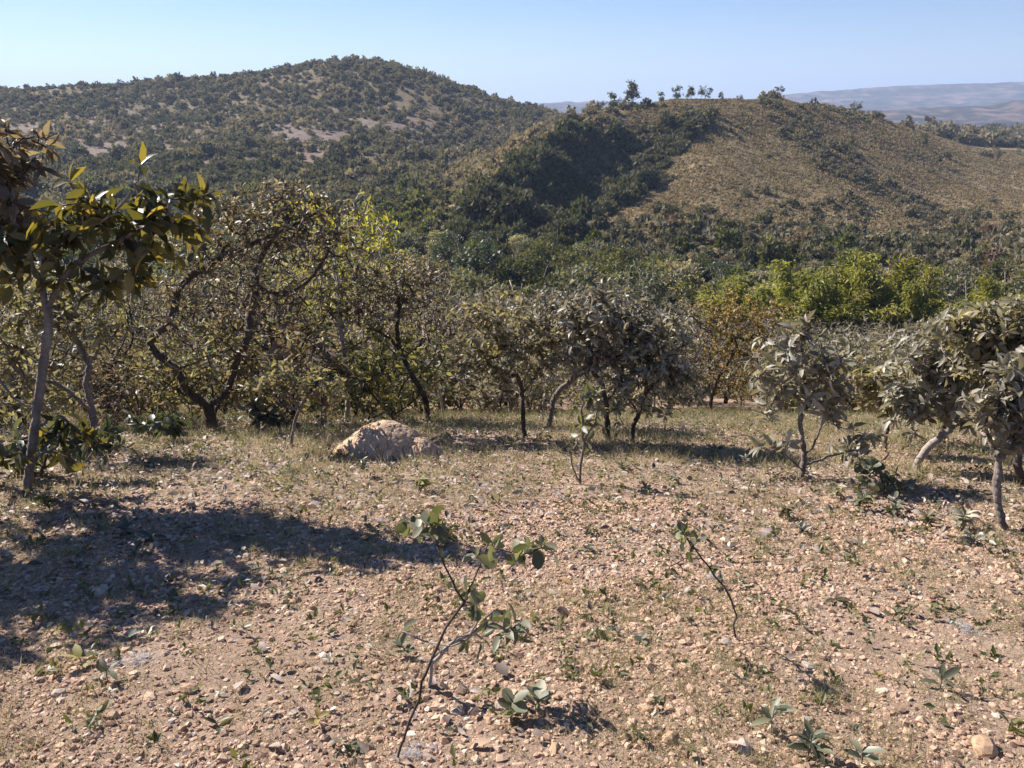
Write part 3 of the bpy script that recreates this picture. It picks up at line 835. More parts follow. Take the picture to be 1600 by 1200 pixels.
while len(spots) < 290 and tries < 60000:
    tries += 1
    y = 9.0 + 66 * rng.random()**1.7
    x = (rng.random() * 2 - 1) * (.74 * y + 1.5)
    z = hz(x, y)
    px, row = proj(x, y, z)
    edge = np.interp(px, [0, 500, 900, 1040, 1060, 1255, 1280, 1300, 1600], [9.2, 9.6, 10.4, 10.8, 13.5, 13.5, 11.5, 11.5, 9.0])
    if y < edge: continue
    mind = (1.2 if px > 720 else 1.5) + .038 * y
    if any((x - a)**2 + (y - b)**2 < mind * mind for a, b, *_ in spots): continue
    if y < 13 and any((x - a)**2 + (y - b)**2 < 1 for a, b in hero_xy): continue
    top = np.interp(px, TOPX, TOPR) + abs(rng.normal()) * 30
    if y > 40: top = max(top, 0) + 10
    h = at(px, top, y)[2] - z
    hmax = 3.6 if y < 16 else (4.4 if y < 35 else 6.0)
    if h < 1.3: h = rng.uniform(1.2, 1.7)
    h = min(h, hmax * rng.uniform(.8, 1.1))
    if 560 < px < 1500 and y < 14: h *= rng.uniform(.75, 1.0)
    kind = int(rng.choice(len(PROTOS), p=[.18, .15, .15, .06, .15, .05, .08, .08, .10] if px < 1200 else [.17, .20, .05, .08, .12, .03, .16, .09, .10]))
    spots.append((x, y, z, h, px, kind, rng.random() * 6.28))
TONES = {}
for sp in sorted(spots, key=lambda q: q[4]):
    x, y, z, h, px, k, rot = sp
    (tm, cm), tone = PROTOS[k]
    TONES[tone] = TONES.get(tone, 0) + 1
    r = empty('scrub_tree', (x, y, z - .03), '%s scrub tree beyond the clearing, %s from the left among its colour' % (tone, ordinal(TONES[tone])), 'tree', '%s scrub trees beyond the clearing' % tone)
    r.rotation_euler = (0, 0, rot)
    w_ = h / 3.0 * (.9 if h > 3 else 1.1)
    r.scale = (w_, w_, h / 3.0)
    add('trunk', tm, None, r); add('crown', cm, None, r)

def bush_proto(seed, mat, leaf=.085):
    rng = np.random.default_rng(seed); sk = Skeleton(); sk.chain([(0, 0, -.05), (0, 0, .06)])
    for b_ in range(5):
        th = b_ * 1.26 + rng.random(); e = np.array([math.cos(th) * .35, math.sin(th) * .35, rng.uniform(.4, .75)])
        sk.chain(spline([(0, 0, .06), e * [.35, .35, .6] + rng.normal(size=3) * .04, e], .08)[1:], 1)
    T = rand_dirs(120, rng) * (rng.random((120, 1))**.45) * np.array([.62, .62, .5]) + np.array([0, 0, .55])
    T[:, 2] = np.maximum(T[:, 2], .08)
    ends = branch_to(sk, T, rng, 1, .1, .14, .2)
    P, par, rad, main = sk.finish(.018, .003, .5)
    return mesh_of('understory_bush_stems', [tube_parts(P, par, rad, main, 4)], BARK_D, True), mesh_of('understory_bush_foliage', [rosettes(P, par, ends, rng, 7, leaf, .42, (25, 100), .25, .5, 'simple', 3)], LM[mat])


UB = [(bush_proto(201, 'olive'), 'olive'), (bush_proto(202, 'brown'), 'brownish'), (bush_proto(203, 'lime'), 'yellow green'), (bush_proto(204, 'grey', .1), 'dusty grey'), (bush_proto(205, 'sap', .1), 'fresh green'), (bush_proto(206, 'dark', .11), 'dark green')]
ub = []
rng = np.random.default_rng(12)
tries = 0
while len(ub) < 185 and tries < 20000:
    tries += 1
    y = 8.6 + 24 * rng.random()**1.9; x = (rng.random() * 2 - 1) * (.72 * y + .5)
    z = hz(x, y); px, row = proj(x, y, z)
    if y < np.interp(px, [0, 400, 900, 1040, 1060, 1250, 1270, 1450, 1600], [8.3, 8.8, 9.6, 10.2, 12.5, 12.5, 11.6, 11.0, 9.5]): continue
    if any((x - a)**2 + (y - b)**2 < (.55 + .012 * y)**2 for a, b, *_ in ub): continue
    ub.append((x, y, z, px, int(rng.choice(6, p=[.30, .26, .11, .19, .08, .06])), rng.uniform(.75, 1.5) * (1 + .012 * y), rng.random() * 6.28))
TU = {}
for x, y, z, px, k, s_, rot in sorted(ub, key=lambda q: q[3]):
    (tm, cm), tone = UB[k]; TU[tone] = TU.get(tone, 0) + 1
    r = empty('understory_bush', (x, y, z), '%s bush under the scrub trees, %s from the left among its colour' % (tone, ordinal(TU[tone])), 'bush', '%s bushes under the scrub trees' % tone)
    r.rotation_euler = (0, 0, rot); r.scale = (s_, s_, s_ * .95)
    add('stems', tm, None, r); add('foliage', cm, None, r)

# a few bright yellow green trees rising behind the twisted tree
def extra_tree(px, top, y, mat, label, seed, name='flowering_tree', R=1.2, bark=BARK_P, n=260, leaf=.13):
    q = at(px, top, y); z = hz(q[0], y); h = q[2] - z
    t, c = proto_scrub(seed, mat, bark, 3.0, R, n, leaf)
    r = empty(name, (q[0], y, z - .05), label, 'tree'); s_ = h / 3.0
    r.scale = (s_ * .8, s_ * .8, s_)
    add('trunk', t, None, r); add('crown', c, None, r)
extra_tree(484, 288, 24, 'bright', 'slim bright yellow green tree top rising behind the twisted tree', 301, 'yellow_green_tree', .7, n=150)
extra_tree(540, 278, 30, 'bright', 'broader bright yellow green tree right of the slim one behind the twisted tree', 302, 'yellow_green_tree', 1.1)
extra_tree(585, 335, 34, 'lime', 'lower yellow green tree above the leaning tree', 303, 'yellow_green_tree', 1.2)
extra_tree(690, 520, 10.2, 'dark', 'small tree with a dense bright dark green tuft of leaves right of the leaning tree', 304, 'tufted_tree', .5, n=60)

# ------------------------------------------------------------------ valley forest
def forest_proto(seed, mat, R, Hh, nq=2600, q=.34, bark=BARK_G, base=2.0):
    rng = np.random.default_rng(seed)
    c = mesh_of('forest_tree_crown', [crown_cloud(rng, R, Hh, 26, nq, q, base)], LM[mat])
    sk = Skeleton()
    k = sk.chain(spline([(0, 0, -.6), (rng.normal() * .2, rng.normal() * .2, base * .6), (rng.normal() * .3, rng.normal() * .3, base + .1 * Hh)], .4))
    for i in range(7):
        th = i * .9 + rng.random(); e = np.array([math.cos(th) * R * .65, math.sin(th) * R * .65, base + Hh * rng.uniform(.4, .85)])
        qd = sk.P[k]; m_ = (qd + e) / 2 + np.array([math.cos(th) * .3, math.sin(th) * .3, -.3])
        sk.chain(spline([qd, m_, e], .4)[1:], k)
    P, par, rad, main = sk.finish(.16, .025, .5)
    return mesh_of('forest_tree_trunk', [tube_parts(P, par, rad, main, 6)], bark, True), c


FP = [(forest_proto(71, 'forest', 3.6, 5.6), 'dark green'), (forest_proto(72, 'forest', 3.2, 6.2), 'dark green'), (forest_proto(73, 'forest_grey', 3.4, 5.2), 'grey green'),
      (forest_proto(74, 'forest', 3.9, 5.0), 'dark green'), (forest_proto(75, 'olive', 3.2, 5.4), 'olive'), (forest_proto(76, 'dark', 3.3, 6.0), 'blackish green'), (forest_proto(77, 'rust', 3.0, 4.4, 2000), 'rusty brown')]
fs = []
tries = 0
rng = np.random.default_rng(21)
bpos = []
for px_b, y_b in [(1110, 62), (1165, 60), (1250, 66), (1300, 68), (1345, 70), (1392, 68), (1445, 64), (1585, 66)]:
    q = at(px_b, 430, y_b); bpos.append((q[0], y_b))
while len(fs) < 270 and tries < 40000:
    tries += 1
    y = 68 + 88 * rng.random()**.95
    x = (rng.random() * 2 - 1) * (.70 * y)
    if y < 78 and any((x - a)**2 + (y - b)**2 < 20 for a, b in bpos): continue
    mind = 4.6 if y < 130 else 5.2
    if any((x - a)**2 + (y - b)**2 < mind * mind for a, b, *_ in fs): continue
    z = hz(x, y); px, row = proj(x, y, z)
    if px > 980 and y > 138: continue
    k = int(rng.choice(7, p=[.22, .2, .17, .14, .13, .1, .04]))
    if y > 118 and rng.random() < .5: k = int(rng.choice([2, 4, 6, 2]))
    if px > 960 and y > 128: continue
    rowmax = np.interp(px, [0, 600, 760, 900, 1000, 1200, 1450, 1600], [330, 338, 350, 352, 378, 398, 400, 385]) + abs(rng.normal()) * 14
    hs = rng.uniform(.8, 1.2)
    lim = (at(px, rowmax, y)[2] - z) / 7.6
    if lim < .30: continue
    hs = min(hs, lim)
    fs.append((x, y, z, hs, px, k, rng.random() * 6.28))
TONES = {}
for x, y, z, hs, px, k, rot in sorted(fs, key=lambda q: q[4]):
    (tm, cm), tone = FP[k]
    TONES[tone] = TONES.get(tone, 0) + 1
    r = empty('forest_tree', (x, y, z - .2), '%s tree of the valley forest, %s from the left among its colour' % (tone, ordinal(TONES[tone])), 'tree', '%s trees of the valley forest' % tone)
    r.rotation_euler = (0, 0, rot); r.scale = (hs * 1.05, hs * 1.05, hs)
    add('trunk', tm, None, r); add('crown', cm, None, r)

# bamboo: arching plumes from one root
def bamboo_proto(seed, nc=64, H_=8.0):
    rng = np.random.default_rng(seed); pos = []; ax = []; tt = []; tubes = []
    for c in range(nc):
        g_ = c % 8; th = g_ * .79 + seed + rng.normal() * .13; lean = [.35, .9, .6, 1.0, .45, .8, .7, .95][g_] + rng.normal() * .05; hh = H_ * ([1, .8, .9, .65, .95, .75, .85, .7][g_] + rng.normal() * .03)
        t = np.linspace(0, 1, 16)
        out = lean * H_ * .55 * t**2.0
        zz = hh * (t - .30 * lean * t**3.2)
        P = np.stack([math.cos(th) * (out + .3), math.sin(th) * (out + .3), zz], -1)
        sk = Skeleton(); sk.chain(P); PP, par, rad, main = sk.finish(.035, .035); tubes.append(tube_parts(PP, par, rad, main, 3))
        n = 130; u = rng.uniform(.38, 1.0, n); b = np.stack([np.interp(u, t, P[:, i]) for i in range(3)], -1)
        b = b + rng.normal(size=(n, 3)) * np.array([.40, .40, .26]) * (1.25 - u[:, None] * .6)
        d = np.stack([np.full(n, math.cos(th)), np.full(n, math.sin(th)), np.full(n, -.5)], -1) + rng.normal(size=(n, 3)) * .6
        pos.append(b); ax.append(d); tt.append(np.clip(rng.random() * .5 + rng.random(n) * .5, 0, 1))
    pos = np.concatenate(pos); ax = norm(np.concatenate(ax)); n = len(pos)
    L = rng.uniform(.25, .5, n)
    return mesh_of('bamboo_culms', tubes, BARK_G), mesh_of('bamboo_foliage', [leaf_parts(pos, ax, norm(rng.normal(size=(n, 3)) * .6 + [0, 0, 1]), L, L * .17, np.concatenate(tt), 'simple')], LM['bamboo'])


bamb = [bamboo_proto(81), bamboo_proto(82, 52, 7.4)]
BW = ['leftmost', 'second', 'third', 'fourth', 'fifth', 'sixth', 'seventh', 'eighth']
for i, (px, top, y) in enumerate([(1110, 442, 62), (1165, 432, 60), (1250, 420, 66), (1300, 408, 68), (1345, 394, 70), (1392, 398, 68), (1445, 428, 64), (1585, 425, 66)]):
    q = at(px, top, y); z = hz(q[0], y); h = q[2] - z
    cm, fm = bamb[i % 2]
    r = empty('bamboo_clump', (q[0], y, z), 'bright green bamboo clump with arching plumes, %s in the valley' % (BW[i] if i else 'leftmost'), 'bamboo', 'bright bamboo clumps in the valley')
    s_ = max(.75, h / 6.9); r.scale = (s_ * 1.05, s_ * 1.05, s_ * .97); r.rotation_euler = (0, 0, i * 1.3)
    add('culms', cm, None, r); add('foliage', fm, None, r)

# ------------------------------------------------------------------ scrub on the hills
def seg_dist(px, row, pts):
    best = np.full(np.shape(px), 1e9)
    for (x0, y0), (x1, y1) in zip(pts[:-1], pts[1:]):
        t = np.clip(((px - x0) * (x1 - x0) + (row - y0) * (y1 - y0)) / ((x1 - x0)**2 + (y1 - y0)**2), 0, 1)
        best = np.minimum(best, np.hypot(px - x0 - t * (x1 - x0), row - y0 - t * (y1 - y0)))
    return best


def in_poly(px, row, pts):
    ins = np.zeros(np.shape(px), bool)
    for (x0, y0), (x1, y1) in zip(pts, pts[1:] + pts[:1]):
        c = ((y0 > row) != (y1 > row)) & (px < (x1 - x0) * (row - y0) / (y1 - y0 + 1e-9) + x0)
        ins ^= c
    return ins


rng = np.random.default_rng(31)
nc = 90000
sy = np.sqrt(rng.uniform(98**2, 660**2, nc)); sx = (rng.random(nc) * 2 - 1) * sy * .72
szz = height(sx, sy)
spx, srow = proj(sx, sy, szz)
n1 = fbm(sx / 16, sy / 16, 3, 12.0); n2 = fbm(sx / 45, sy / 45, 3, 15.0)
pk = pinkness(sx, sy, spx, srow)
den = np.zeros(nc); tone = np.zeros(nc)          # tone 0 green .5 grey 1 rust
leftB = (spx < 700) | ((sy > 290) & (spx < 850))
spur = ~leftB & (spx < 930)
den = np.where(leftB, .62 * smooth(-.6, .25, n1 + .2) * (1 - .68 * pk), den)
den = np.where(leftB & (sy < 250), .8, den)
den = np.where(spur, .85 * smooth(-.7, .0, n1), den)
gully = in_poly(spx, srow, [(740, 320), (800, 262), (865, 215), (930, 205), (1010, 208), (1060, 190), (1112, 172), (1124, 186), (1085, 215), (1050, 255), (1020, 290), (975, 325), (940, 345), (880, 400), (700, 400)])
hillA = ~leftB & (sy < 360) & ~gully
den = np.where(gully, 1.25, den)
low = smooth(352, 398, srow + 34 * n1)
grassA = hillA & (spx >= 930)
den = np.where(grassA, .05 + .8 * low * (.3 + .7 * smooth(-.45, .2, n1)), den)
den = np.where((sy < 150) & (sy > 100), np.maximum(den, np.where(sy < 135, .9, .6)), den)
sd = seg_dist(spx, srow, [(1205, 168), (1222, 205), (1262, 232), (1300, 258), (1350, 285), (1420, 322), (1480, 350), (1530, 388)])
den = np.where(grassA & (sd < 13 + 12 * n1), .75, den)
sd2 = seg_dist(spx, srow, [(1225, 190), (1330, 235), (1345, 262)])
den = np.where(grassA & (sd2 < 9 + 12 * n1), .5, den)
for cx_, cy_, rx_, ry_ in [(1290, 345, 75, 28), (1150, 302, 60, 9), (1225, 325, 40, 10), (1075, 335, 50, 18), (1035, 270, 30, 25), (1155, 205, 14, 14), (1200, 240, 16, 8), (1310, 180, 90, 12), (1500, 330, 70, 25), (960, 180, 120, 16), (1060, 370, 90, 30)]:
    den = np.where(grassA & (((spx - cx_) / rx_)**2 + ((srow - cy_) / ry_)**2 < 1 + .8 * n1), np.maximum(den, .42), den)
rightB = (spx > 1360) & (sy > 400)
den = np.where(rightB, .9, den)
den = np.where((spx > 930) & (spx <= 1360) & (sy > 360), .3, den)
den = np.where((spx > 1400) & (sy < 400) & (srow < 330) & (sd > 20), .018 + .1 * (n1 > .45), den)
keep = rng.random(nc) < den
keep &= ~((sy < 112) & (spx < 940))
tone = np.clip(.42 - .26 * gully + .34 * n2 + .2 * rng.normal(size=nc) + .42 * (spur & (srow < 310) & ~gully) + .15 * (spx > 930) - .12 * (leftB & (sy < 300)) + .10 * pk, 0, 1)
big_ = np.where(gully, 1.55 - .75 * smooth(222, 246, sy), 1.0) * np.where(grassA & ~low.astype(bool), .75, 1.0) * np.where(rightB, 1.5, 1.0) * np.where(leftB & (sy < 300), 1.2, 1.0)
sR = np.where(grassA & (den < .1), .45, 1.0) * np.where(sy < 155, 1.12, 1.0) * np.clip(.95 * np.exp(.38 * rng.normal(size=nc)), .4, 2.4) * big_ * (1 + .35 * smooth(-.2, .5, n2))
kx = np.nonzero(keep)[0]
# visibility along the ground from the camera
vis = np.ones(len(kx), bool)
for f in np.linspace(.3, .97, 26):
    gx, gy = sx[kx] * f, sy[kx] * f
    lineh = CZ + (szz[kx] + 2.2 - CZ) * f
    vis &= height(gx, gy, False) < lineh
kx = kx[vis | (sy[kx] > 250) & (rng.random(len(kx)) < .12)]
size_px = sR[kx] / sy[kx]
order = kx[np.argsort(-size_px)]
inview = (spx[order] > -5) & (spx[order] < 1605)
indiv = order[inview][:290]
rest = np.setdiff1d(order, indiv)
rng = np.random.default_rng(33)
SH = [mesh_of('hill_shrub', [crown_cloud(rng, 1.5, 2.0, 12, 520, .34, .05)], LM[['forest', 'forest_grey', 'rust'][i % 3]]) for i in range(6)]
SHD = mesh_of('hill_shrub', [crown_cloud(rng, 1.5, 2.0, 12, 520, .34, .05)], LM['gully'])
TN = ['dark green', 'grey green', 'rusty brown']
for i in indiv:
    t = 0 if (tone[i] < .38 or gully[i]) else (1 if tone[i] < .72 else 2)
    zone = 'left hill' if leftB[i] else ('wooded gully of the middle hill' if gully[i] else ('rusty spur of the middle hill' if spur[i] else ('far right wooded rise' if rightB[i] else 'grassy middle hill')))
    me_ = SH[t + 3 * int(rng.integers(0, 2))] if not gully[i] else SHD
    o = bpy.data.objects.new('hill_shrub', me_); COL.objects.link(o)
    o.location = (float(sx[i]), float(sy[i]), float(szz[i]) - .1); s_ = float(sR[i]) / 1.5
    o.scale = (s_, s_, s_ * float(rng.uniform(.9, 1.3))); o.rotation_euler = (0, 0, float(rng.random() * 6.28))
    tag(o, '%s bush among the scrub of the %s' % (TN[t], zone), 'bush', '%s bushes of the %s' % (TN[t], zone))

SCRUB = leaf_mat('leaf_hill_scrub', (.07, .074, .043), (.185, .165, .118), (.34, .27, .185), .34, .7, .2, (1.2, 1.15, .7), .0)
parts = []
ntpl = 14
for k in range(ntpl):
    v, l, s_, t = crown_cloud(rng, 1.5, 2.0, 9, 110, .62, .05)
    sel = rest[k::ntpl]; M_ = len(sel)
    ang = rng.random(M_) * 6.28; sc_ = sR[sel] / 1.5
    ca, sa = np.cos(ang) * sc_, np.sin(ang) * sc_
    vx = v[None, :, 0] * ca[:, None] - v[None, :, 1] * sa[:, None] + sx[sel][:, None]
    vy = v[None, :, 0] * sa[:, None] + v[None, :, 1] * ca[:, None] + sy[sel][:, None]
    vz = v[None, :, 2] * (sc_ * rng.uniform(.8, 1.35, M_))[:, None] + szz[sel][:, None] - .1
    V_ = np.stack([vx, vy, vz], -1).reshape(-1, 3)
    lo_ = (l[None, :] + (np.arange(M_) * len(v))[:, None]).ravel(); st_ = (s_[None, :] + (np.arange(M_) * len(l))[:, None]).ravel()
    ti_ = np.clip(tone[sel][:, None] * .8 + .28 * (t[None, :] - .4), 0, 1).ravel()
    parts.append((V_, lo_, st_, ti_))
v, l, s_, t = merge(parts)
me = raw_mesh('hillside_scrub', v, l, s_, t)
tag(add('hillside_scrub', me, SCRUB), 'dense grey green and rusty scrub covering the hills beyond the valley', 'scrub', None, 'stuff')
print('hill shrubs', len(rest), len(indiv))

# dry grass clumps on the middle hill
rng = np.random.default_rng(35)
ng = 150000
gy_ = np.sqrt(rng.uniform(140**2, 380**2, ng)); gx_ = gy_ * rng.uniform(.06, .72, ng)
gz_ = height(gx_, gy_)
gn = fbm(gx_ / 5, gy_ / 14, 3, 40.0)
kp = rng.random(ng) < .3 + .6 * smooth(-.3, .5, gn)
gx_, gy_, gz_ = gx_[kp], gy_[kp], gz_[kp]; n = len(gx_)
pos = np.repeat(np.stack([gx_, gy_, gz_ - .05], -1), 5, 0) + rng.normal(size=(n * 5, 3)) * np.array([.3, .3, .03])
ax = norm(rng.normal(size=(n * 5, 3)) * .55 + [0, 0, 1]); L = rng.uniform(.25, .65, n * 5)
hg = leaf_parts(pos, ax, norm(rng.normal(size=(n * 5, 3)) * [1, 1, .2]), L, L * .4, np.repeat(rng.random(n), 5), 'simple')
HG = tint_mat('hill_dry_grass', [(.0, (.13, .10, .052)), (.5, (.27, .21, .11)), (1, (.39, .31, .175))], trans=.35)
tag(add('hillside_dry_grass', mesh_of('hillside_dry_grass', [hg], HG), None), 'tufts of dry tan grass on the middle hill', 'grass', None, 'stuff')

# lone trees on the ridges and the light slope
SKY = [(940, 163, 20, 250, 0), (957, 164, 30, 250, 1), (970, 165, 20, 251, 0), (1032, 162, 20, 256, 1), (1125, 157, 16, 262, 2), (1155, 158, 13, 268, 0), (990, 167, 36, 252, 2), (1012, 166, 14, 256, 0), (1056, 161, 26, 258, 1), (1080, 159, 26, 260, 2), (1102, 158, 26, 262, 0),
       (1215, 180, 24, 285, 1), (1332, 196, 22, 322, 0), (1418, 212, 26, 325, 2), (1440, 235, 26, 290, 1), (1468, 250, 20, 268, 2), (1436, 252, 14, 268, 0), (1330, 222, 18, 250, 1), (1452, 275, 16, 250, 0), (1572, 350, 45, 160, 1), (1560, 232, 22, 320, 2),
       (570, 102, 14, 470, 2), (596, 108, 10, 470, 0), (620, 118, 9, 470, 1), (638, 122, 14, 470, 2), (655, 128, 8, 470, 0), (668, 135, 8, 470, 1), (512, 97, 8, 470, 0), (430, 118, 9, 470, 1), (290, 134, 9, 470, 2), (232, 138, 10, 470, 0), (60, 140, 9, 470, 1), (10, 141, 10, 470, 2), (720, 152, 8, 470, 1), (748, 162, 8, 470, 2)]
rt = [proto_scrub(400 + i, ['forest_grey', 'forest', 'forest_grey'][i], BARK_G, 3.0, [1.5, 1.2, .9][i], 130, .3, 6, 'simple', .5) for i in range(3)]
for i, (px, row, hpx, y, k) in enumerate(sorted(SKY)):
    q = at(px, row, y); z = hz(q[0], y); h = hpx / F * y * (1.05 if px == 990 else .78)
    where = 'left hill crest' if y == 470 else 'middle hill'
    r = empty('ridge_tree', (q[0], y, z - .15), '%s tree standing out on the %s, %s from left of the lone trees' % (['spreading', 'rounded', 'upright'][k], where, ordinal(i + 1)), 'tree', 'lone trees on the hills')
    r.scale = (h / 3, h / 3, h / 3); r.rotation_euler = (0, 0, i * 1.7)
    add('trunk', rt[k][0], None, r); add('crown', rt[k][1], None, r)

# ------------------------------------------------------------------ near ground: pebbles, leaf litter, grass
def ico():
    p_ = (1 + 5**.5) / 2
    v = np.array([(-1, p_, 0), (1, p_, 0), (-1, -p_, 0), (1, -p_, 0), (0, -1, p_), (0, 1, p_), (0, -1, -p_), (0, 1, -p_), (p_, 0, -1), (p_, 0, 1), (-p_, 0, -1), (-p_, 0, 1)], float)
    f = [(0, 11, 5), (0, 5, 1), (0, 1, 7), (0, 7, 10), (0, 10, 11), (1, 5, 9), (5, 11, 4), (11, 10, 2), (10, 7, 6), (7, 1, 8), (3, 9, 4), (3, 4, 2), (3, 2, 6), (3, 6, 8), (3, 8, 9), (4, 9, 5), (2, 4, 11), (6, 2, 10), (8, 6, 7), (9, 8, 1)]
    return norm(v), f


IV, IF = ico()


def rand_rot(n, rng):
    q = rng.normal(size=(n, 4)); q /= np.linalg.norm(q, axis=1)[:, None]
    w, x, y, z = q.T
    return np.stack([np.stack([1 - 2 * (y * y + z * z), 2 * (x * y - z * w), 2 * (x * z + y * w)], -1), np.stack([2 * (x * y + z * w), 1 - 2 * (x * x + z * z), 2 * (y * z - x * w)], -1),
                     np.stack([2 * (x * z - y * w), 2 * (y * z + x * w), 1 - 2 * (x * x + y * y)], -1)], 1)


def pebbles(n, y0, y1, r_med, r_sig, rng, power=1.0):
    y = np.sqrt(rng.uniform(y0**2, y1**2, n)); x = (rng.random(n) * 2 - 1) * (y * .88 + 1.3)
    z = height(x, y)
    r = np.minimum(r_med * np.exp(rng.normal(size=n) * r_sig), r_med * 3.2)
    dens = fbm(x * 1.3, y * 1.3, 3, 50.0)
    k = rng.random(n) < .70 + 1.0 * dens
    x, y, z, r = x[k], y[k], z[k], r[k]; n = len(x)
    out = []
    for t in range(10):
        tv = np.sign(IV) * np.abs(IV)**.8 * (1 + rng.normal(size=(12, 1)) * .24) * rng.uniform(.6, 1.25, 3)
        sel = np.arange(t, n, 10); m_ = len(sel)
        Rm = rand_rot(m_, rng) * r[sel][:, None, None]
        Rm[:, :, 2] *= rng.uniform(.45, .85, m_)[:, None]
        pos = np.stack([x[sel], y[sel], z[sel] + r[sel] * rng.uniform(-.3, .35, m_)], -1)
        out.append(tile(tv, IF, Rm, pos, np.clip(rng.normal(.5, .22, m_) , 0, 1)))
    return merge(out)


PEB = tint_mat('pebble_stone', [(0, (.14, .085, .06)), (.25, (.33, .21, .143)), (.6, (.48, .325, .222)), (.85, (.56, .415, .29)), (1, (.58, .50, .41))], nscale=18.0)
rng = np.random.default_rng(41)
pm = mesh_of('gravel', [pebbles(225000, 1.4, 4.8, .0053, .58, rng), pebbles(84000, 4.5, 10.5, .007, .5, rng), pebbles(900, 1.6, 7, .014, .35, rng)], PEB)
tag(add('gravel', pm, None), 'loose tan and ochre gravel covering the clearing', 'gravel', None, 'stuff')

rng = np.random.default_rng(43)
def scatter(n, y0, y1, rng, wide=.86, p=1.0):
    y = y0 + (y1 - y0) * rng.random(n)**p; x = (rng.random(n) * 2 - 1) * (y * wide + 1.2)
    return x, y
x, y = scatter(130000, 1.6, 15.5, rng, .84, .8)
z = height(x, y)
px_, row_ = proj(x, y, z)
w_ = smooth(2.4, 5.6, y) * (1 - smooth(11, 15, y)) * (.30 + .7 * smooth(-.3, .3, fbm(x * .9, y * .9, 3, 60.0))) + .22 * smooth(-.1, .5, fbm(x * .7, y * .7, 3, 62.0)) + .35 * (1 - smooth(380, 620, px_)) * smooth(2.4, 3.5, y)
k = rng.random(len(x)) < w_ * .9
x, y, z = x[k], y[k], z[k]; n = len(x)
L = rng.uniform(.012, .045, n) * np.where(rng.random(n) < .12, 1.8, 1)
ax = norm(np.stack([rng.normal(size=n), rng.normal(size=n), rng.normal(size=n) * .28 + .08], -1))
LIT = tint_mat('dead_leaf', [(0, (.09, .065, .05)), (.35, (.24, .18, .14)), (.65, (.38, .31, .25)), (.88, (.52, .45, .38)), (1, (.36, .20, .09))], rough=.6, spec=.3, trans=.15)
lit = leaf_parts(np.stack([x, y, z + rng.uniform(.008, .03, n)], -1), ax, norm(rng.normal(size=(n, 3)) * .45 + [0, 0, 1]), L, L * rng.uniform(.2, .36, n), rng.random(n), 'leaf')
tag(add('leaf_litter', mesh_of('leaf_litter', [lit], LIT, True), None), 'dead grey and brown leaves strewn over the gravel under the trees', 'leaf litter', None, 'stuff')
print('litter', n)

BL_V = np.array([[0, -.5, 0], [0, .5, 0], [.5, -.38, .06], [.5, .38, .06], [1, 0, 0]]); BL_F = [(0, 1, 3, 2), (2, 3, 4)]
def grass_tufts(n, y0, y1, wfun, nb, Lr, wd, rng, lean=.55, p=1.0):
    x, y = scatter(n, y0, y1, rng, .84, p); z = height(x, y)
    k = rng.random(n) < wfun(x, y); x, y, z = x[k], y[k], z[k]; n = len(x)
    r_ = .015 + .03 * rng.random(n)
    base = np.repeat(np.stack([x, y, z - .004], -1), nb, 0); N_ = len(base)
    base[:, :2] += rng.normal(size=(N_, 2)) * np.repeat(r_, nb)[:, None]
    ax = norm(rng.normal(size=(N_, 3)) * [lean, lean, .15] + [0, 0, 1])
    L = np.repeat(rng.uniform(*Lr, n), nb) * rng.uniform(.5, 1.1, N_)
    side = norm(np.cross(ax, rng.normal(size=(N_, 3)))); nn = np.cross(ax, side)
    W = np.full(N_, wd) * rng.uniform(.6, 1.4, N_)
    basis = np.stack([ax * L[:, None], side * W[:, None], nn * L[:, None]], 1)
    tb = np.repeat(rng.random(n), nb)
    return tile(BL_V, BL_F, basis, base, np.clip(.65 * tb + .35 * rng.random(N_), 0, 1))


GR = tint_mat('dry_grass_blade', [(0, (.52, .43, .29)), (.45, (.42, .35, .20)), (.7, (.28, .26, .11)), (1, (.18, .205, .07))], rough=.7, spec=.2, trans=.4)
rng = np.random.default_rng(47)
g1 = grass_tufts(29000, 1.6, 6.5, lambda x, y: .22 + .75 * smooth(-.2, .35, fbm(x * 1.1, y * 1.1, 3, 70.0)), 13, (.02, .065), .0022, rng)
def wf(x, y):
    px, row = proj(x, y, height(x, y))
    return smooth(4.2, 8.0, y) * (.35 + .65 * smooth(-.3, .25, fbm(x * .7, y * .7, 3, 72.0)))
g2 = grass_tufts(31000, 4.5, 16.0, wf, 11, (.05, .17), .004, rng, .5)
tag(add('dry_grass', mesh_of('dry_grass', [g1, g2], GR), None), 'sparse dry yellowish grass growing through the gravel and along the tree line', 'grass', None, 'stuff')

# low herbs along the edge, too many to count
rng = np.random.default_rng(48)
x, y = scatter(22000, 1.9, 15, rng, .84, .8); z = height(x, y)
k = rng.random(22000) < .18 + .32 * smooth(6, 8.5, y) + .25 * smooth(.15, .5, fbm(x * .8, y * .8, 3, 75.0))
x, y, z = x[k], y[k], z[k]; n = len(x); nb = 7
base = np.repeat(np.stack([x, y, z + .01], -1), nb, 0); N_ = len(base)
hh = np.repeat(rng.uniform(.01, .09, n) * smooth(1.5, 7, y).clip(.4, 1), nb)
base[:, 2] += hh * rng.random(N_); base[:, :2] += rng.normal(size=(N_, 2)) * .018
ax = norm(rng.normal(size=(N_, 3)) * [1, 1, .5] + [0, 0, .45]); L = rng.uniform(.018, .05, N_)
HB = leaf_mat('leaf_herb', (.06, .07, .03), (.13, .135, .06), (.26, .24, .12), .35, .45, .4, (1.4, 1.4, .5), 0)
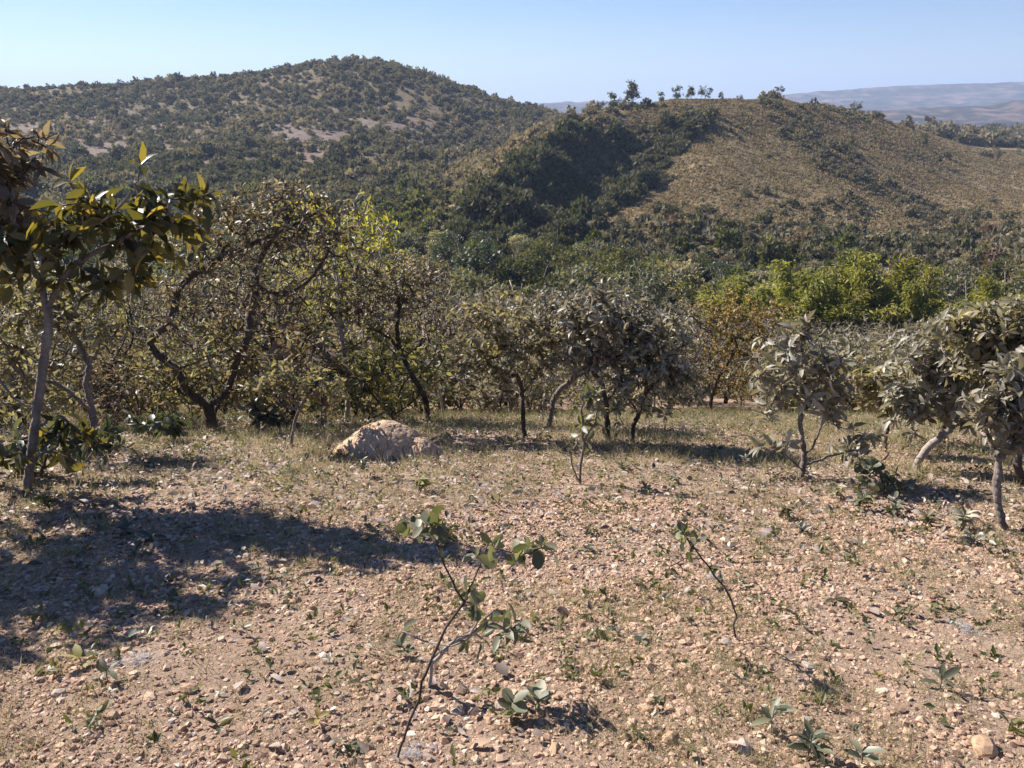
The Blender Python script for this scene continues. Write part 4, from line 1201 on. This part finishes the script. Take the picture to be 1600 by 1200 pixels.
tag(add('low_herbs', mesh_of('low_herbs', [leaf_parts(base, ax, norm(rng.normal(size=(N_, 3)) * .5 + [0, 0, 1]), L, L * .24, np.repeat(rng.random(n), nb) * .6 + .4 * rng.random(N_), 'simple')], HB), None),
    'small low green herbs scattered between gravel and grass', 'herbs', None, 'stuff')

# ------------------------------------------------------------------ termite mound
def mound():
    b = hit(600, 716); y0 = b[1]
    xl = at(513, 712, y0)[0]; xr = at(688, 725, y0)[0]; cx = (xl + xr) / 2; wx = (xr - xl) / 2
    top = at(600, 659, y0 + .15)[2]; zb = hz(cx, y0 + .1); Hm = top - zb + .05
    n = 230
    u = np.linspace(-1.15, 1.15, n); Ux, Uy = np.meshgrid(u, u, indexing='ij')
    X = Ux * wx; Y = Uy * wx * .8
    def bump(cx_, cy_, rx, ry, h, e=2.2):
        d = np.clip(((Ux - cx_) / rx)**2 + ((Uy - cy_) / ry)**2, 0, 1); return h * (1 - d)**(1 / e)
    Hh = np.maximum.reduce([bump(-.06, .1, 1.0, 1.1, .95, 1.0), bump(-.3, .0, .78, .85, .72, 1.2), bump(.52, -.1, .55, .7, .56, 1.2), bump(0, 0, 1.12, 1.12, .12, 1.0), bump(.1, -.35, .5, .5, .52, 2.0), bump(.78, -.2, .25, .35, .3, 2)])
    rid = np.abs(fbm(X * 7, Y * 7, 3, 80.0)); 
    Hh = Hh * (1 + .07 * fbm(X * 5, Y * 5, 3, 81.0)) - .09 * (1 - smooth(0, .09, rid)) * (Hh > .05) - .03 * np.abs(fbm(X * 20, Y * 20, 4, 83.0)) - .05 * (1 - smooth(0, .06, np.abs(fbm(X * 15, Y * 15, 2, 86.0)))) * (Hh > .05)
    gx, gy = cx + X, y0 + .25 + Y
    gz = height(gx, gy, False)
    Z = gz + Hh * Hm - .035
    jx = .02 * fbm(X * 9, Z * 9, 3, 84.0) * (Hh > .02)
    V = np.stack([gx + jx, gy, Z], -1).reshape(-1, 3); o3 = np.array([cx, y0 + .25, zb])
    ii, jj = np.meshgrid(np.arange(n - 1), np.arange(n - 1), indexing='ij')
    q = np.stack([ii * n + jj, (ii + 1) * n + jj, (ii + 1) * n + jj + 1, ii * n + jj + 1], -1).reshape(-1, 4)
    me = raw_mesh('termite_mound', V - o3, q.ravel(), np.arange(len(q)) * 4, None, True)
    me.materials.append(rough_mat('mound_clay', (.42, .265, .16), (.62, .43, .275), 9, bump=.6, bscale=45, bdist=.02, c3=(.53, .385, .255)))
    o = add('termite_mound', me, None, None, o3)
    tag(o, 'rounded tan termite mound of cracked clay at the clearing edge', 'termite mound')
mound()

# ------------------------------------------------------------------ single stones
def stone(px, row, wpx, label, tint_c, seed, flat=.6):
    rng = np.random.default_rng(seed)
    import bmesh
    b = hit(px, row); r = wpx / F * np.linalg.norm(b - [0, 0, CZ]) / 2 * .85
    bm = bmesh.new(); bmesh.ops.create_icosphere(bm, subdivisions=2, radius=1.0)
    dirs = rand_dirs(9, rng); cut = rng.uniform(.55, .85, 9)
    sc3 = np.array([1.0, rng.uniform(.6, .9), flat])
    for v in bm.verts:
        c = np.array(v.co)
        for d, k in zip(dirs, cut):
            t = c @ d
            if t > k: c = c - d * (t - k) * .9
        nn = float(fbm(np.array([c[0] * 2.2 + seed]), np.array([c[1] * 2.2 + c[2] * 1.7]), 3)[0])
        v.co = c * (1 + .16 * nn) * sc3 * r
    for f in bm.faces: f.smooth = False
    me = bpy.data.meshes.new('stone'); bm.to_mesh(me); bm.free()
    me.materials.append(tint_c)
    o = add('stone', me, None, None, (b[0], b[1], b[2] + r * flat * .15)); o.rotation_euler = (0, 0, rng.random() * 6.28)
    tag(o, label, 'stone')


ST_P = rough_mat('stone_pale', (.30, .24, .18), (.47, .40, .33), 30, bump=.5, bscale=90, bdist=.004)
ST_O = rough_mat('stone_ochre', (.30, .19, .115), (.50, .34, .21), 30, bump=.5, bscale=90, bdist=.004)
ST_D = rough_mat('stone_brown', (.10, .07, .05), (.22, .15, .11), 30, bump=.5, bscale=90, bdist=.004)
for i, (px, row, w_, c, lb) in enumerate([
        (156, 928, 38, ST_P, 'pale pointed stone lying in the shade at the left'), (45, 942, 16, ST_P, 'small pale stone at the left edge, in the shade'), (297, 1080, 34, ST_O, 'ochre blocky stone at the lower left, in the sun'),
        (425, 918, 22, ST_D, 'brown stone at the right tip of the big shade'), (1134, 1006, 32, ST_P, 'whitish rough stone beside the bare stem right of centre'), (715, 1114, 34, ST_P, 'pale stone below the forked sapling'),
        (722, 1080, 30, ST_D, 'upright brown stone beside the forked sapling'), (765, 1128, 22, ST_O, 'ochre stone right of the pale one below the forked sapling'), (588, 1064, 28, ST_O, 'stone left of the forked sapling stem'),
        (1012, 1112, 28, ST_O, 'round ochre stone near the bottom middle'), (1048, 1158, 42, ST_O, 'flat ochre stone at the bottom, between the leafy plants'), (1162, 1172, 46, ST_P, 'pale angular stone beside the bottom right plant'),
        (1535, 1170, 50, ST_O, 'wide cream stone at the bottom right corner'), (1262, 1042, 26, ST_P, 'cream stone in the lower right gravel'), (1320, 884, 18, ST_P, 'tiny white stone right of the bare stem'), (868, 1172, 30, ST_O, 'ochre stone at the bottom under the round leaved plant'),
        (240, 985, 20, ST_P, 'small pale stone in the middle of the shade'), (90, 1085, 26, ST_P, 'grey white stone at the shade edge, far left'), (470, 1040, 20, ST_O, 'single ochre pebble by the grey twig'), (1075, 925, 22, ST_P, 'white pebble near the thin curved stem'),
        (1412, 820, 20, ST_P, 'pale stone in front of the dusty tree'), (640, 905, 14, ST_D, 'dark reddish pebble in the sunlit gravel left of centre'), (1190, 960, 16, ST_D, 'dark pebble right of the bare stem')]):
    stone(px, row, w_, lb, c, 500 + i)

# ------------------------------------------------------------------ saplings and small plants in the foreground
hero('forked_sapling', (612, 1192), [[(612, 1192), (632, 1150), (655, 1090), (672, 1030), (695, 985), (722, 940), (742, 905), (755, 875), (760, 850)], [(722, 940), (708, 905), (695, 880), (682, 850)], [(672, 1035), (700, 1008), (735, 992), (770, 968)]],
     [(665, 820, 34, 18), (710, 840, 24, 18), (765, 855, 24, 16), (830, 864, 36, 12), (735, 930, 14, 30)], 38, .042, 'sap', BARK_D, 'thin forked sapling leaning right in the foreground with rounded leaves', 'sapling', r_base=.0042, r_tip=.0011, nleaf=2.4, ratio=.62, seed=31, low=.45,
     part='foliage', depth_r=.8, kind='round', up_bias=.2, back=2)
hero('hanging_leaf_sapling', (668, 1076), [[(668, 1076), (676, 1040), (700, 1008), (735, 990), (768, 972)], [(735, 990), (755, 960)], [(768, 972), (790, 985), (812, 1000)]],
     [(762, 950, 18, 16), (800, 985, 26, 18), (745, 1000, 18, 12), (825, 1000, 10, 8), (632, 1005, 16, 12)], 15, .075, 'sap', BARK_P, 'low pale stemmed sapling with long drooping leaves crossing the forked sapling', 'sapling', r_base=.007, r_tip=.0025, nleaf=2.6, ratio=.36, seed=32, low=.7,
     part='foliage', droop=.5, back=1, depth_r=.6)
hero('bare_stemmed_sapling', (1150, 1000), [[(1150, 1000), (1146, 950), (1130, 915), (1108, 885), (1085, 858), (1068, 830), (1055, 815)], [(1095, 872), (1070, 875), (1045, 885)]],
     [(1062, 828, 16, 18), (1085, 855, 20, 16), (1060, 888, 32, 10), (1110, 890, 12, 14)], 26, .032, 'sap', BARK_D, 'thin bare stem curving left with small round leaves, right of centre', 'sapling', r_base=.004, r_tip=.0012, nleaf=2, ratio=.75, seed=33, low=.5, part='foliage', kind='round', back=2, depth_r=.6)
hero('round_leaved_shrub', (1385, 775), [[(1385, 775), (1380, 755), (1372, 735)], [(1385, 770), (1362, 752)], [(1385, 768), (1400, 745)]],
     [(1370, 742, 30, 18), (1350, 765, 20, 12), (1400, 750, 18, 14)], 24, .06, 'dark', BARK_D, 'low shrub with round green leaves in front of the dusty tree', 'shrub', r_base=.008, r_tip=.002, nleaf=4, ratio=.8, seed=34, low=.2, part='foliage', kind='round')
hero('low_dark_shrub', (240, 690), [[(240, 690), (240, 665), (242, 650)], [(240, 680), (220, 660)], [(240, 680), (265, 662)]],
     [(240, 655, 38, 14), (215, 665, 20, 10), (268, 660, 20, 12)], 26, .12, 'dark', BARK_D, 'low dark shrub with hanging leaves left of the twisted tree', 'shrub', r_base=.012, r_tip=.003, nleaf=6, ratio=.4, seed=35, low=.2, part='foliage', droop=.5)
hero('sunlit_leaf_shrub', (405, 672), [[(405, 672), (402, 650), (398, 635)], [(404, 660), (420, 645)]],
     [(400, 640, 26, 12), (420, 650, 18, 10)], 18, .13, 'dark', BARK_D, 'low dark shrub with a sunlit yellow tip right of the twisted tree', 'shrub', r_base=.012, r_tip=.003, nleaf=6, ratio=.4, seed=36, low=.2, part='foliage', droop=.3)
hero('tall_leafy_shrub', (60, 745), [[(60, 745), (75, 710), (90, 680)], [(62, 735), (110, 705), (150, 690)], [(60, 740), (20, 720)], [(70, 715), (60, 680)]],
     [(90, 690, 45, 25), (150, 690, 35, 20), (45, 725, 30, 18), (195, 680, 20, 14), (30, 690, 30, 18)], 40, .13, 'dark', BARK_D, 'dark leafy shrub around the foot of the large leaved tree', 'shrub', r_base=.014, r_tip=.003, nleaf=6, ratio=.42, seed=37, low=.2, part='foliage', droop=.35)


def small_plant(px, row, Lp, n, kind, seed, label, hpx=12, mat='sap', ratio=.45, name='seedling', upright=.5, group=None):
    rng = np.random.default_rng(seed)
    b = hit(px, row); D = np.linalg.norm(b - [0, 0, CZ]); L = Lp / F * D; h = hpx / F * D; L *= .85
    r = empty(name, b, label, 'plant', group)
    sk = Skeleton(); tip = np.array([rng.normal() * h * .25, rng.normal() * h * .25, h])
    sk.chain(spline([(0, 0, -.01), tip * [.3, .6, .5], tip], max(.008, h / 6)))
    P, par, rad, main = sk.finish(max(.0012, L * .03), .001)
    add('stem', mesh_of('seedling_stem', [tube_parts(P, par, rad, main, 5)], BARK_G, True), None, r)
    k = rng.integers(max(0, len(P) - 5), len(P), n) if len(P) > 5 else rng.integers(1, len(P), n)
    th = np.arange(n) * 2.4 + rng.normal(size=n) * .3
    ax = norm(np.stack([np.cos(th), np.sin(th), rng.normal(upright, .3, n)], -1)); Ls = L * rng.uniform(.65, 1.15, n)
    add('leaves', mesh_of('seedling_leaves', [leaf_parts(P[k], ax, norm(rng.normal(size=(n, 3)) * .25 + [0, 0, 1]), Ls, Ls * ratio * .5, rng.random(n), kind)], LM[mat], True), None, r)
    return r


KN = [(800, 1120, 34, 12, 'round', 26, 'sap', .7, 'round leaved plant low in the gravel right of the forked sapling'), (838, 1105, 30, 7, 'round', 20, 'sap', .75, 'second round leaved plant touching the first one'),
      (635, 1025, 30, 9, 'leaf', 26, 'sap', .5, 'leafy grey green plant left of the forked sapling'), (918, 862, 20, 6, 'leaf', 8, 'sap', .45, 'small grey green plant in mid gravel above the drooping sapling'),
      (130, 1040, 30, 5, 'leaf', 14, 'lime', .5, 'plant with pale lit paired leaves at the left shade edge'), (168, 1062, 30, 6, 'leaf', 22, 'sap', .4, 'slim leaved plant beside the pale paired leaves'), (340, 1138, 30, 5, 'leaf', 10, 'sap', .32, 'narrow leaved seedling in the lower left gravel'),
      (1250, 832, 20, 8, 'leaf', 10, 'dark', .4, 'small dark rosette plant in front of the dusty tree'), (1205, 1150, 38, 9, 'leaf', 36, 'sap', .4, 'leafy plant at the bottom edge right of centre'), (1262, 1180, 40, 12, 'leaf', 46, 'sap', .4, 'tallest leafy plant at the bottom edge'),
      (1345, 1195, 40, 6, 'leaf', 26, 'dark', .4, 'upright dark leaved plant at the bottom right'), (1468, 1075, 34, 6, 'leaf', 14, 'sap', .36, 'long leaved seedling in the lower right gravel'), (1005, 1005, 18, 5, 'round', 8, 'dark', .7, 'tiny dark plant in the middle gravel'),
      (1372, 1060, 14, 5, 'leaf', 6, 'orange', .5, 'reddish tiny plant in the right gravel'), (945, 1000, 16, 3, 'round', 5, 'lime', .7, 'tiny bright green seedling in the middle gravel'), (575, 835, 14, 7, 'leaf', 22, 'lime', .5, 'yellow green herb at the end of the shade'),
      (195, 838, 26, 8, 'leaf', 10, 'dark', .4, 'dark rosette in the shade, left one'), (238, 848, 26, 8, 'leaf', 12, 'dark', .35, 'dark rosette in the shade, right one'), (210, 870, 20, 6, 'leaf', 8, 'dark', .5, 'low plant in the shade below the two rosettes'),
      (1085, 1000, 0, 0, '', 0, '', 0, ''), (1305, 940, 22, 6, 'leaf', 8, 'olive', .4, 'olive seedling in the right gravel'), (1395, 970, 20, 6, 'leaf', 10, 'olive', .35, 'thin leaved seedling in the right gravel'), (1575, 1140, 40, 4, 'leaf', 12, 'lime', .4, 'yellowish long leaved plant at the right edge'),
      (545, 985, 16, 4, 'leaf', 8, 'lime', .4, 'small lit seedling in the left gravel'), (500, 1130, 22, 5, 'leaf', 10, 'orange', .45, 'rusty dry seedling in the bottom gravel'), (205, 1000, 18, 4, 'round', 10, 'sap', .6, 'small seedling beside the shade stones')]
for i, (px, row, Lp, n, kd, hp, mt, rt_, lb) in enumerate(KN):
    if n: small_plant(px, row, Lp, n, kd, 700 + i, lb, hp, mt, rt_)
rng = np.random.default_rng(77)
for i in range(46):
    px = rng.uniform(20, 1580); row = rng.uniform(735, 1170)
    small_plant(px, row, rng.uniform(10, 20), int(rng.integers(3, 8)), 'leaf', 800 + i, 'tiny olive seedling scattered in the gravel', rng.uniform(5, 14), ['sap', 'olive', 'grey', 'dark'][i % 4], rng.uniform(.3, .5), 'seedling', .5, 'tiny seedlings scattered in the gravel')

for i, (px, row, Lp, n, hp, mt, lb) in enumerate([(1300, 778, 20, 26, 20, 'olive', 'low weedy shrublet at the foot of the dusty tree'), (1340, 795, 22, 34, 22, 'sap', 'low weedy shrublet right of the dusty tree foot'),
        (1392, 806, 20, 30, 18, 'dark', 'dark shrublet between the round leaved shrub and the pale stone'), (1450, 822, 20, 26, 16, 'olive', 'olive shrublet left of the fallen branch'), (1500, 828, 22, 30, 20, 'grey', 'grey shrublet just above the fallen branch'),
        (1120, 712, 14, 26, 12, 'olive', 'low weed clump on the shaded patch right of the bushy low tree'), (1165, 728, 14, 24, 12, 'grey', 'grey weed clump left of the dusty tree'), (1228, 812, 20, 30, 16, 'olive', 'rounded weed clump in front of the dusty tree'),
        (975, 735, 14, 22, 12, 'sap', 'weed clump right of the young sapling'), (1010, 770, 14, 22, 10, 'olive', 'olive weed clump below the bushy low tree'), (1050, 755, 14, 22, 12, 'sap', 'green weed clump below the shaded patch'),
        (665, 770, 22, 26, 22, 'lime', 'yellow green weed clump below the termite mound'), (570, 745, 14, 26, 26, 'dark', 'dark weed in front of the termite mound'), (80, 800, 16, 40, 24, 'lime', 'dry bushy weed below the large leaved tree')]):
    small_plant(px, row, Lp, n, 'leaf', 1200 + i, lb, hp, mt, .35, 'weed_clump', .4)

# fallen leafy branch at the right
hero('fallen_branch', (1545, 850), [[(1545, 850), (1520, 852), (1490, 862), (1462, 872), (1440, 885)], [(1490, 862), (1500, 880)], [(1520, 852), (1500, 838)]],
     [(1450, 880, 18, 8), (1490, 870, 20, 8), (1515, 845, 20, 8), (1540, 842, 18, 8)], 26, .06, 'grey', BARK_G, 'fallen grey branch with withered leaves lying near the right edge', 'branch', r_base=.008, r_tip=.002, nleaf=4, ratio=.35, seed=38, low=.1, part='leaves', droop=.3, depth_r=.7)

# cobweb patches on the gravel
WEB = tint_mat('web_thread', [(0, (.42, .41, .42)), (1, (.6, .59, .6))], rough=.6, trans=.4)
for i, (px, row, w_, lb) in enumerate([(645, 1180, 75, 'whitish web patch at the bottom beside the forked sapling foot'), (215, 1036, 95, 'whitish web patch at the lower edge of the big shade'), (595, 816, 34, 'small web patch at the right end of the shade'), (1112, 905, 40, 'faint web patch beside the bare stemmed sapling'), (1505, 985, 60, 'faint web patch in the right gravel')]):
    b = hit(px, row); rad_ = w_ / F * np.linalg.norm(b - [0, 0, CZ]) / 2
    rng = np.random.default_rng(900 + i); n = 190
    th = rng.random(n) * 6.28; rr_ = rad_ * np.sqrt(rng.random(n)) * .9 * (.55 + .45 * np.sin(th * 2 + i) + .25 * np.sin(th * 5))
    x = np.cos(th) * rr_; y = np.sin(th) * rr_ * .8
    zz = height(x + b[0], y + b[1]) - b[2] + .012 + .012 * rng.random(n)
    ax = norm(np.stack([rng.normal(size=n), rng.normal(size=n), rng.normal(size=n) * .15], -1)); L = rad_ * rng.uniform(.15, .5, n)
    o = add('cobweb', mesh_of('cobweb', [leaf_parts(np.stack([x, y, zz], -1), ax, np.tile([0, 0, 1.], (n, 1)), L, np.full(n, .0007), rng.random(n), 'simple')], WEB), None, None, b)
    tag(o, lb, 'cobweb')

# ------------------------------------------------------------------ haze
def haze():
    import bmesh
    bm = bmesh.new(); bmesh.ops.create_cube(bm, size=1.0)
    zt, zb = 420.0, -170.0
    for v in bm.verts:
        v.co = (v.co.x * 27400, v.co.y * 27400, (zt + zb) / 2 + v.co.z * (zt - zb))
    me = bpy.data.meshes.new('haze'); bm.to_mesh(me); bm.free()
    m, nt, N, Lk = new_mat('haze_air')
    pv = N.new('ShaderNodeVolumePrincipled'); pv.inputs['Color'].default_value = (.58, .73, 1.0, 1); pv.inputs['Density'].default_value = 0.00019; pv.inputs['Anisotropy'].default_value = 0.15
    o_ = N.new('ShaderNodeOutputMaterial'); Lk.new(pv.outputs[0], o_.inputs['Volume'])
    me.materials.append(m)
    o = bpy.data.objects.new('haze', me); COL.objects.link(o); o['kind'] = 'stuff'; o['label'] = 'thin bluish haze over the far hills'; o['category'] = 'haze'
haze()
